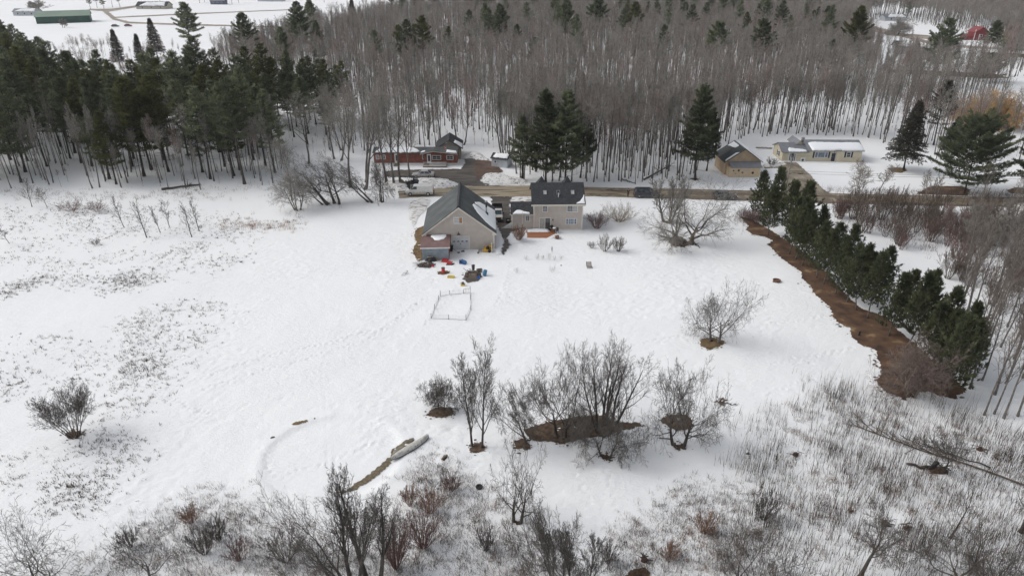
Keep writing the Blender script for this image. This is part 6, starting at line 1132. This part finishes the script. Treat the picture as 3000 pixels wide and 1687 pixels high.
# the planted row at right
rowp = [(2219,640,500),(2268,655,498),(2250,690,520),(2312,745,555),(2300,700,540),(2331,761,565),(2350,778,590),(2345,722,548),(2391,814,620),(2380,760,600),(2412,833,650),(2435,790,640),(2447,862,672),(2480,885,706),(2470,820,668),(2508,909,735),(2541,933,745),(2530,865,722),(2570,900,745),(2603,985,795),(2640,960,775),(2655,1020,790),(2701,1081,862),(2690,1000,800),(2745,1060,838),(2774,1157,925),(2752,1110,880),(2800,1090,900),(2826,1125,930)]
rpro = [make_conifer('row_pine', 300+i, 9.2, 2.75, .10+.035*i, 'row', NEEDR, dens=.66) for i in range(6)]
rg = random.Random(12)
for i, (px, pb, pt) in enumerate(rowp):
    q = PT(px, pb); h = HZ(px, pb, pt)
    h = max(6.5, min(h, 10.2))*rg.uniform(.84, 1.1); s_ = h/9.2; lb = 'dense dark green pine in the planted row along the brown litter strip'; gg = 'pines of the planted row'
    if i < 6: r_ = rpro[i]; r_.location = q; r_.scale = (s_*1.05,)*2+(s_,); r_.rotation_euler.z = rg.uniform(0, 6); tag(r_, lb, 'pine tree', gg)
    else: dup(rpro[i % 6], q, rg.uniform(0, 6.3), (s_*rg.uniform(.9, 1.15),)*2+(s_,), lb, gg)

# ------------------------------------------------------------------ the pine wood at left
def scatter(poly, n, dmin, seed, reject=None):
    rg = random.Random(seed); wpl = [(P(*q).x, P(*q).y) for q in poly]; x0, x1, y0, y1 = min(a for a, b in wpl), max(a for a, b in wpl), min(b for a, b in wpl), max(b for a, b in wpl)
    out = []; grid = {}; it = 0
    while len(out) < n and it < n*60:
        it += 1; x, y = rg.uniform(x0, x1), rg.uniform(y0, y1)
        if not inpoly(x, y, wpl): continue
        d = dmin; g_ = (int(x/d), int(y/d)); ok = True
        for a in (-1, 0, 1):
            for b in (-1, 0, 1):
                for (u, v) in grid.get((g_[0]+a, g_[1]+b), ()):
                    if (u-x)**2+(v-y)**2 < d*d: ok = False
        if not ok or (reject and reject(x, y, rg)): continue
        grid.setdefault(g_, []).append((x, y)); out.append((x, y))
    return out
LP = [(-160,560),(150,530),(420,548),(700,545),(800,535),(835,500),(850,455),(990,410),(1030,365),(960,335),(860,325),(700,338),(400,350),(200,330),(110,270),(40,205),(-160,180)]
wpro = [make_conifer('white_pine', 330+i, 18.5+i*.45, 4.3+.35*(i % 4), (.32,.42,.26,.5,.36,.3,.22,.44)[i], 'white', [NEED, NEED, NEEDY, NEED, NEED, NEEDY, NEED, NEED][i], dens=.85) for i in range(8)]
pts = scatter(LP, 200, 4.5, 21); pts.sort(key=lambda p: p[1]); rg = random.Random(22)
LBP = 'dark green tall pine in the dense stand at left'; GP = 'pines of the dense left stand'
for i, (x, y) in enumerate(pts):
    s_ = rg.uniform(.8, 1.12); px, py = proj(x, y)
    if px > 820: s_ *= .82
    loc = (x, y, T(x, y))
    if i < 8: r_ = wpro[i]; r_.location = loc; r_.scale = (s_,)*3; tag(r_, LBP, 'pine tree', GP)
    else: dup(wpro[rg.randrange(8)], loc, rg.uniform(0, 6.3), (s_*rg.uniform(.9, 1.2),)*2+(s_,), LBP, GP)
# ------------------------------------------------------------------ the leafless wood
FOR = dict(clear=.42, nch=(12, 6, 5, 4), ratio=(.32, .52, .5, .5), ang=(.65, .65, .7, .7), wob=(.025, .09, .15, .2, .25), trop=(.03, .14, .08, .04, 0), r0=.0088, minr=.0125, nseg=(7, 4, 2, 1, 1), taper=.8, depth=4)
fpro = []
for i in range(10):
    d = dict(FOR); d.update(clear=(.62,.68,.58,.66,.6,.7,.6,.64,.55,.68)[i], r0=.0066+.0007*(i % 5), nst=2 if i in (3, 8) else 1, stem_ang=.12)
    tw = (TWIG, TWIG, TWIGR, TWIG, TWIG, TWIG, TWIGR, TWIG, TWIG, TWIG)[i]
    fpro.append(make_bare('hardwood_tree', 350+i, 15.2+.5*(i % 5), 1.75+.22*(i % 4), TreeSpec(**d), BARK, tw))
CLEAR = [[(850,640),(850,520),(930,470),(1090,452),(1230,442),(1400,430),(1450,440),(1520,500),(1530,560),(1500,640)], [(2050,600),(2060,500),(2110,440),(2170,405),(2330,398),(2560,410),(2640,440),(2760,470),(3100,480),(3100,640),(2000,640)], [(2540,60),(2640,60),(2900,110),(2960,250),(2860,235),(2720,225),(2580,225),(2560,180),(2520,120)], [(2700,215),(3100,245),(3100,430),(2930,400),(2900,330),(2960,250)], [(2740,345),(3000,345),(3000,440),(2790,430)]]
CL = [[(P(*q).x, P(*q).y) for q in c] for c in CLEAR]
def rej(x, y, rg):
    if any(inpoly(x, y, c) for c in CL): return True
    px, py = proj(x, y)
    if px > 2450 and 190 < py < 420 and rg.random() < .25: return True
    if 1650 < px < 2150 and 140 < py < 200 and rg.random() < .55: return True
    return nz(x, y, 22, 17) < -.38+rg.gauss(0, .1)
FP = [(640,262),(860,275),(1040,300),(1060,400),(950,440),(1060,455),(1250,440),(1380,440),(1450,470),(1490,528),(1840,540),(1990,536),(2060,500),(2110,455),(2170,425),(2330,402),(2560,408),(2640,440),(2750,468),(3150,478),(3150,40),(2400,40),(1400,40),(1150,62),(1000,100),(850,140),(690,180)]
fpts = scatter(FP, 8500, 3.0, 31, rej)+scatter([(1470,500),(1490,532),(1840,542),(1990,537),(2055,500),(2120,455),(2170,425),(2330,402),(2560,408),(2560,370),(2100,370),(1450,400)], 230, 2.0, 77, lambda x, y, rg: any(inpoly(x, y, c) for c in CL)); fpts.sort(key=lambda p: p[1]); rg = random.Random(32)
LBF = 'tall thin leafless grey hardwood at the near edge of the big wood beyond the road'; GF = 'leafless hardwoods of the big wood beyond the road'; NI = 150
for i, (x, y) in enumerate(fpts[:NI]):
    s_ = rg.uniform(.82, 1.15); loc = (x, y, T(x, y))
    if i < 10: r_ = fpro[i]; r_.location = loc; r_.scale = (s_,)*3; tag(r_, LBF, 'tree', GF)
    else: dup(fpro[rg.randrange(10)], loc, rg.uniform(0, 6.3), (s_, s_, s_*rg.uniform(.95, 1.1)), LBF, GF)
BGP = []
for i in range(4): BGP.append(make_bare('forked_tree', 380+i, 16.5+i, 4.2+.5*i, TreeSpec(**dict(BIG, nst=(1,2,1,2)[i], clear=(.3,.25,.4,.3)[i], stem_ang=.3, r0=.013)), BARK, (TWIG, TWIGR, TWIG, TWIG)[i]))
for i, (px, py) in enumerate([(1290,405),(1350,425),(1405,380),(1480,460),(1560,500),(1745,420),(1900,340),(1985,455),(2085,420),(2200,380),(2330,360),(2440,380),(2590,395),(2660,420),(1130,400),(1010,440),(1210,330),(1600,300),(2150,260),(2480,280),(2700,330)]):
    q = PT(px, py); lb = 'broad forked leafless tree standing among the thin trunks of the big wood'; gg = 'broad forked trees in the big wood'
    if i < 4: BGP[i].location = q; tag(BGP[i], lb, 'tree', gg)
    else: dup(BGP[i % 4], q, i*1.3, .85+.05*(i % 5), lb, gg)
def gn_stuff(name, pts, protos, smin, smax, seed, label, cat):
    rs = np.random.RandomState(seed); n = len(pts); me = bpy.data.meshes.new(name); me.vertices.add(n)
    me.vertices.foreach_set('co', np.array([(x, y, T(x, y)) for x, y in pts], dtype=np.float32).ravel())
    for nm, dt, val in (('scl', 'FLOAT', rs.uniform(smin, smax, n)), ('ang', 'FLOAT', rs.uniform(0, 6.28, n))): me.attributes.new(nm, dt, 'POINT').data.foreach_set('value', val.astype(np.float32))
    me.attributes.new('pick', 'INT', 'POINT').data.foreach_set('value', rs.randint(0, len(protos), n).astype(np.int32))
    o = bpy.data.objects.new(name, me); C.objects.link(o); g = bpy.data.node_groups.new(name, 'GeometryNodeTree')
    g.interface.new_socket('Geometry', in_out='INPUT', socket_type='NodeSocketGeometry'); g.interface.new_socket('Geometry', in_out='OUTPUT', socket_type='NodeSocketGeometry')
    N = g.nodes; L = g.links; gi = N.new('NodeGroupInput'); go = N.new('NodeGroupOutput'); ip = N.new('GeometryNodeInstanceOnPoints'); J = N.new('GeometryNodeJoinGeometry')
    for r_ in protos:
        j = N.new('GeometryNodeJoinGeometry')
        for ch in KIDS[r_.name]: oi = N.new('GeometryNodeObjectInfo'); oi.transform_space = 'ORIGINAL'; oi.inputs['Object'].default_value = ch; L.new(oi.outputs['Geometry'], j.inputs[0])
        gt = N.new('GeometryNodeGeometryToInstance'); L.new(j.outputs[0], gt.inputs[0]); L.new(gt.outputs[0], J.inputs[0])
    def attr(nm, t): a = N.new('GeometryNodeInputNamedAttribute'); a.data_type = t; a.inputs['Name'].default_value = nm; return a.outputs['Attribute']
    cx = N.new('ShaderNodeCombineXYZ'); L.new(attr('ang', 'FLOAT'), cx.inputs[2])
    L.new(gi.outputs[0], ip.inputs['Points']); L.new(J.outputs[0], ip.inputs['Instance']); ip.inputs['Pick Instance'].default_value = True
    L.new(attr('pick', 'INT'), ip.inputs['Instance Index']); L.new(cx.outputs[0], ip.inputs['Rotation']); L.new(attr('scl', 'FLOAT'), ip.inputs['Scale']); L.new(ip.outputs[0], go.inputs[0])
    md = o.modifiers.new('spread', 'NODES'); md.node_group = g; return tag(o, label, cat, kind='stuff')
gn_stuff('distant_woodland', fpts[NI:], fpro, .72, 1.15, 5, 'dense leafless grey-brown woodland filling the upper part behind its near trees', 'woodland')
# thin hardwoods inside the left pine stand
lp2 = scatter([(-160,575),(150,548),(420,560),(700,552),(820,540),(850,455),(640,400),(300,400),(-160,380)], 190, 2.2, 41); GL2 = 'thin leafless trees among the left pines'
lp2.sort(key=lambda p: p[1]); gn_stuff('inner_saplings', lp2[90:], fpro, .6, 1.0, 9, 'thin leafless trees deep among the trunks of the left pine stand', 'woodland')
for x, y in lp2[:90]: dup(fpro[rg.randrange(10)], (x, y, T(x, y)), rg.uniform(0, 6.3), rg.uniform(.6, 1.05), 'thin bare grey tree among the trunks of the left pine stand', GL2)
# far field-edge brush and tree lines
fb = scatter([(120,175),(300,150),(420,175),(640,165),(900,110),(1150,60),(1250,45),(1250,60),(900,150),(860,300),(650,300),(300,300),(200,250)], 330, 3.0, 43); far_sm = [(x, y) for x, y in fb]
gn_stuff('field_edge_brush', far_sm, [fpro[2], fpro[6], fpro[0]], .35, .7, 6, 'thin leafless trees and brush along the near edge of the far upper left field', 'brush')
# underwood: thin shrubs below the hardwoods and along wood edges
un = scatter([(-100,575),(300,560),(800,545),(900,500),(1060,440),(1300,420),(1480,528),(1960,538),(2100,480),(2300,405),(2600,425),(3100,470),(3100,260),(2300,240),(1200,240),(700,300),(-100,400)], 1500, 2.0, 45, lambda x, y, rg: any(inpoly(x, y, c) for c in CL))
gn_stuff('undergrowth', un, [fpro[1], fpro[2], fpro[0]], .10, .30, 7, 'low leafless undergrowth between the trunks of the woods', 'undergrowth')
for i, (px, pb, w_) in enumerate([(265,27,6),(285,24,6),(305,26,5),(330,22,6),(352,22,5),(470,12,5),(585,10,5),(600,8,6),(680,14,7),(700,10,6),(1060,5,5),(950,8,4)]):
    p = P(px, pb); dup(wpro[i % 8], p[:], i, (.75, .75, .72), 'dark distant pine in the tree clumps along the top left edge', 'distant pines at the top left edge')
fc = scatter([(1150,55),(1500,32),(2500,32),(2560,50),(2400,110),(1500,110),(1150,80)], 85, 9, 51); fc2 = scatter([(1050,250),(1500,120),(2500,110),(2500,240),(1500,250)], 26, 12, 52)
for x, y in fc+fc2: s_ = rg.uniform(.85, 1.2); dup(wpro[rg.randrange(8)], (x, y, T(x, y)), rg.uniform(0, 6), (s_*.9, s_*.9, s_), 'dark conifer scattered deep in the leafless wood near the top of the photo', 'conifers deep in the wood')
fr = scatter([(2560,35),(3100,35),(3100,75),(2900,70),(2660,60)], 45, 6, 53); 
for x, y in fr: s_ = rg.uniform(.5, .9); dup(wpro[rg.randrange(8)] if rg.random() < .35 else fpro[rg.randrange(10)], (x, y, T(x, y)), rg.uniform(0, 6), s_, 'distant tree on the skyline side of the upper right clearing', 'distant trees above the upper right clearing')

# ------------------------------------------------------------------ weeds and brush poking through the snow
WEED = M('dry_weeds', (.12,.095,.07), (.21,.17,.125), .8, .95); WEEDO = M('orange_dry_grass', (.26,.13,.055), (.36,.21,.10), .5, .95); BRUSH = M('thicket_stems', (.06,.044,.033), (.16,.12,.088), .7, .95)
weeds('dry_weeds', [([(0,610),(150,600),(420,610),(640,625),(860,640),(880,665),(760,720),(700,790),(560,820),(380,850),(0,860)], 1.0), ([(0,790),(300,800),(620,830),(380,850),(0,880)], .25), ([(380,920),(560,880),(680,905),(650,960),(560,1060),(470,1140),(380,1080),(340,960)], .32), ([(0,970),(250,1000),(480,1060),(500,1180),(250,1240),(0,1180)], .28), ([(0,1250),(380,1260),(420,1330),(330,1480),(0,1500)], .28)], WEED, 'dry grey weeds poking through the snow of the left field', 61, 2300, (.08,.36), .065, (2, 8), .13, .45, 5, .08)
weeds('orange_grass', [([(650,640),(760,640),(870,655),(880,675),(760,690),(650,665)], 1)], WEEDO, 'orange-brown dry grass in the left field near the leaning trees', 62, 110, (.3,.7), .035, (8, 22), .3, .3, 3, .0)
weeds('slope_brush', [([(330,1560),(520,1500),(600,1440),(760,1490),(860,1560),(960,1610),(1200,1480),(1260,1330),(1340,1360),(1400,1440),(1480,1490),(1520,1560),(1640,1570),(1620,1700),(1300,1720),(300,1720)], 1.0), ([(1780,1600),(1880,1500),(2030,1420),(2160,1400),(2250,1440),(2250,1720),(1700,1720)], .45)], BRUSH, 'dark dead brush sticking out of the snow along the bottom slope', 63, 3300, (.15,.75), .024, (3, 13), .17, .45, 2.2, .06)
weeds('russet_weeds', [([(340,1580),(520,1500),(620,1460),(760,1520),(900,1600),(1180,1470),(1260,1350),(1400,1450),(1480,1520),(1560,1690),(340,1720)], 1.0), ([(1780,1600),(2000,1480),(2230,1440),(2250,1720),(1700,1720)], .5), ([(2300,1200),(2600,1180),(3000,1300),(3000,1680),(2300,1680)], .8)], M('russet_weed_stems', (.17,.10,.065), (.30,.19,.12), .8, .95), 'tan and russet dead weeds in patches among the bottom brush', 67, 420, (.15,.55), .03, (18, 45), .32, .6, 1.6, .2)
weeds('thicket_stems', [([(2150,1350),(2230,1230),(2330,1170),(2450,1130),(2600,1180),(2760,1190),(3050,1290),(3050,1720),(2200,1720),(2180,1500)], 1.0)], BRUSH, 'dense thin upright stems of the lower right thicket', 64, 3100, (.7,2.7), .034, (1, 5), .30, .11, 2.6, .12)
weeds('pine_stand_brush', [([(0,560),(300,560),(800,545),(860,560),(700,585),(0,590)], 1)], WEED, 'thin dead brush at the foot of the left pine stand', 65, 330, (.3,1.1), .03, (4, 9), .3, .4, 4, 0)
weeds('roadside_weeds', [([(2400,555),(2700,560),(3100,575),(3100,580),(2600,570),(2400,562)], .25), ([(2420,600),(2700,608),(3060,625),(3060,760),(2700,740),(2450,660)], 1), ([(2160,625),(2250,640),(2260,665),(2200,660)], .2)], M('reddish_weeds', (.12,.085,.075), (.19,.145,.13), .6, .95), 'reddish brown weeds and stems along the right side of the road', 66, 1500, (.4,1.5), .028, (3, 9), .3, .2, 5, -.1)

# ------------------------------------------------------------------ air
hz_ = MB(); hz_.box(-1560, 1560, -60, 1760, -6, 62); hz_o = hz_.build('haze', M('air', (1,1,1))); tag(hz_o, kind='stuff')
hm = hz_o.data.materials[0]; hm.node_tree.links.clear(); pv = hm.node_tree.nodes.new('ShaderNodeVolumePrincipled'); pv.inputs['Color'].default_value = (.93,.96,1,1); pv.inputs['Density'].default_value = .00009
pv.inputs['Anisotropy'].default_value = .1; hm.node_tree.links.new(pv.outputs[0], hm.node_tree.nodes['Material Output'].inputs['Volume']); hm.node_tree.nodes.remove(hm.node_tree.nodes['Principled BSDF'])
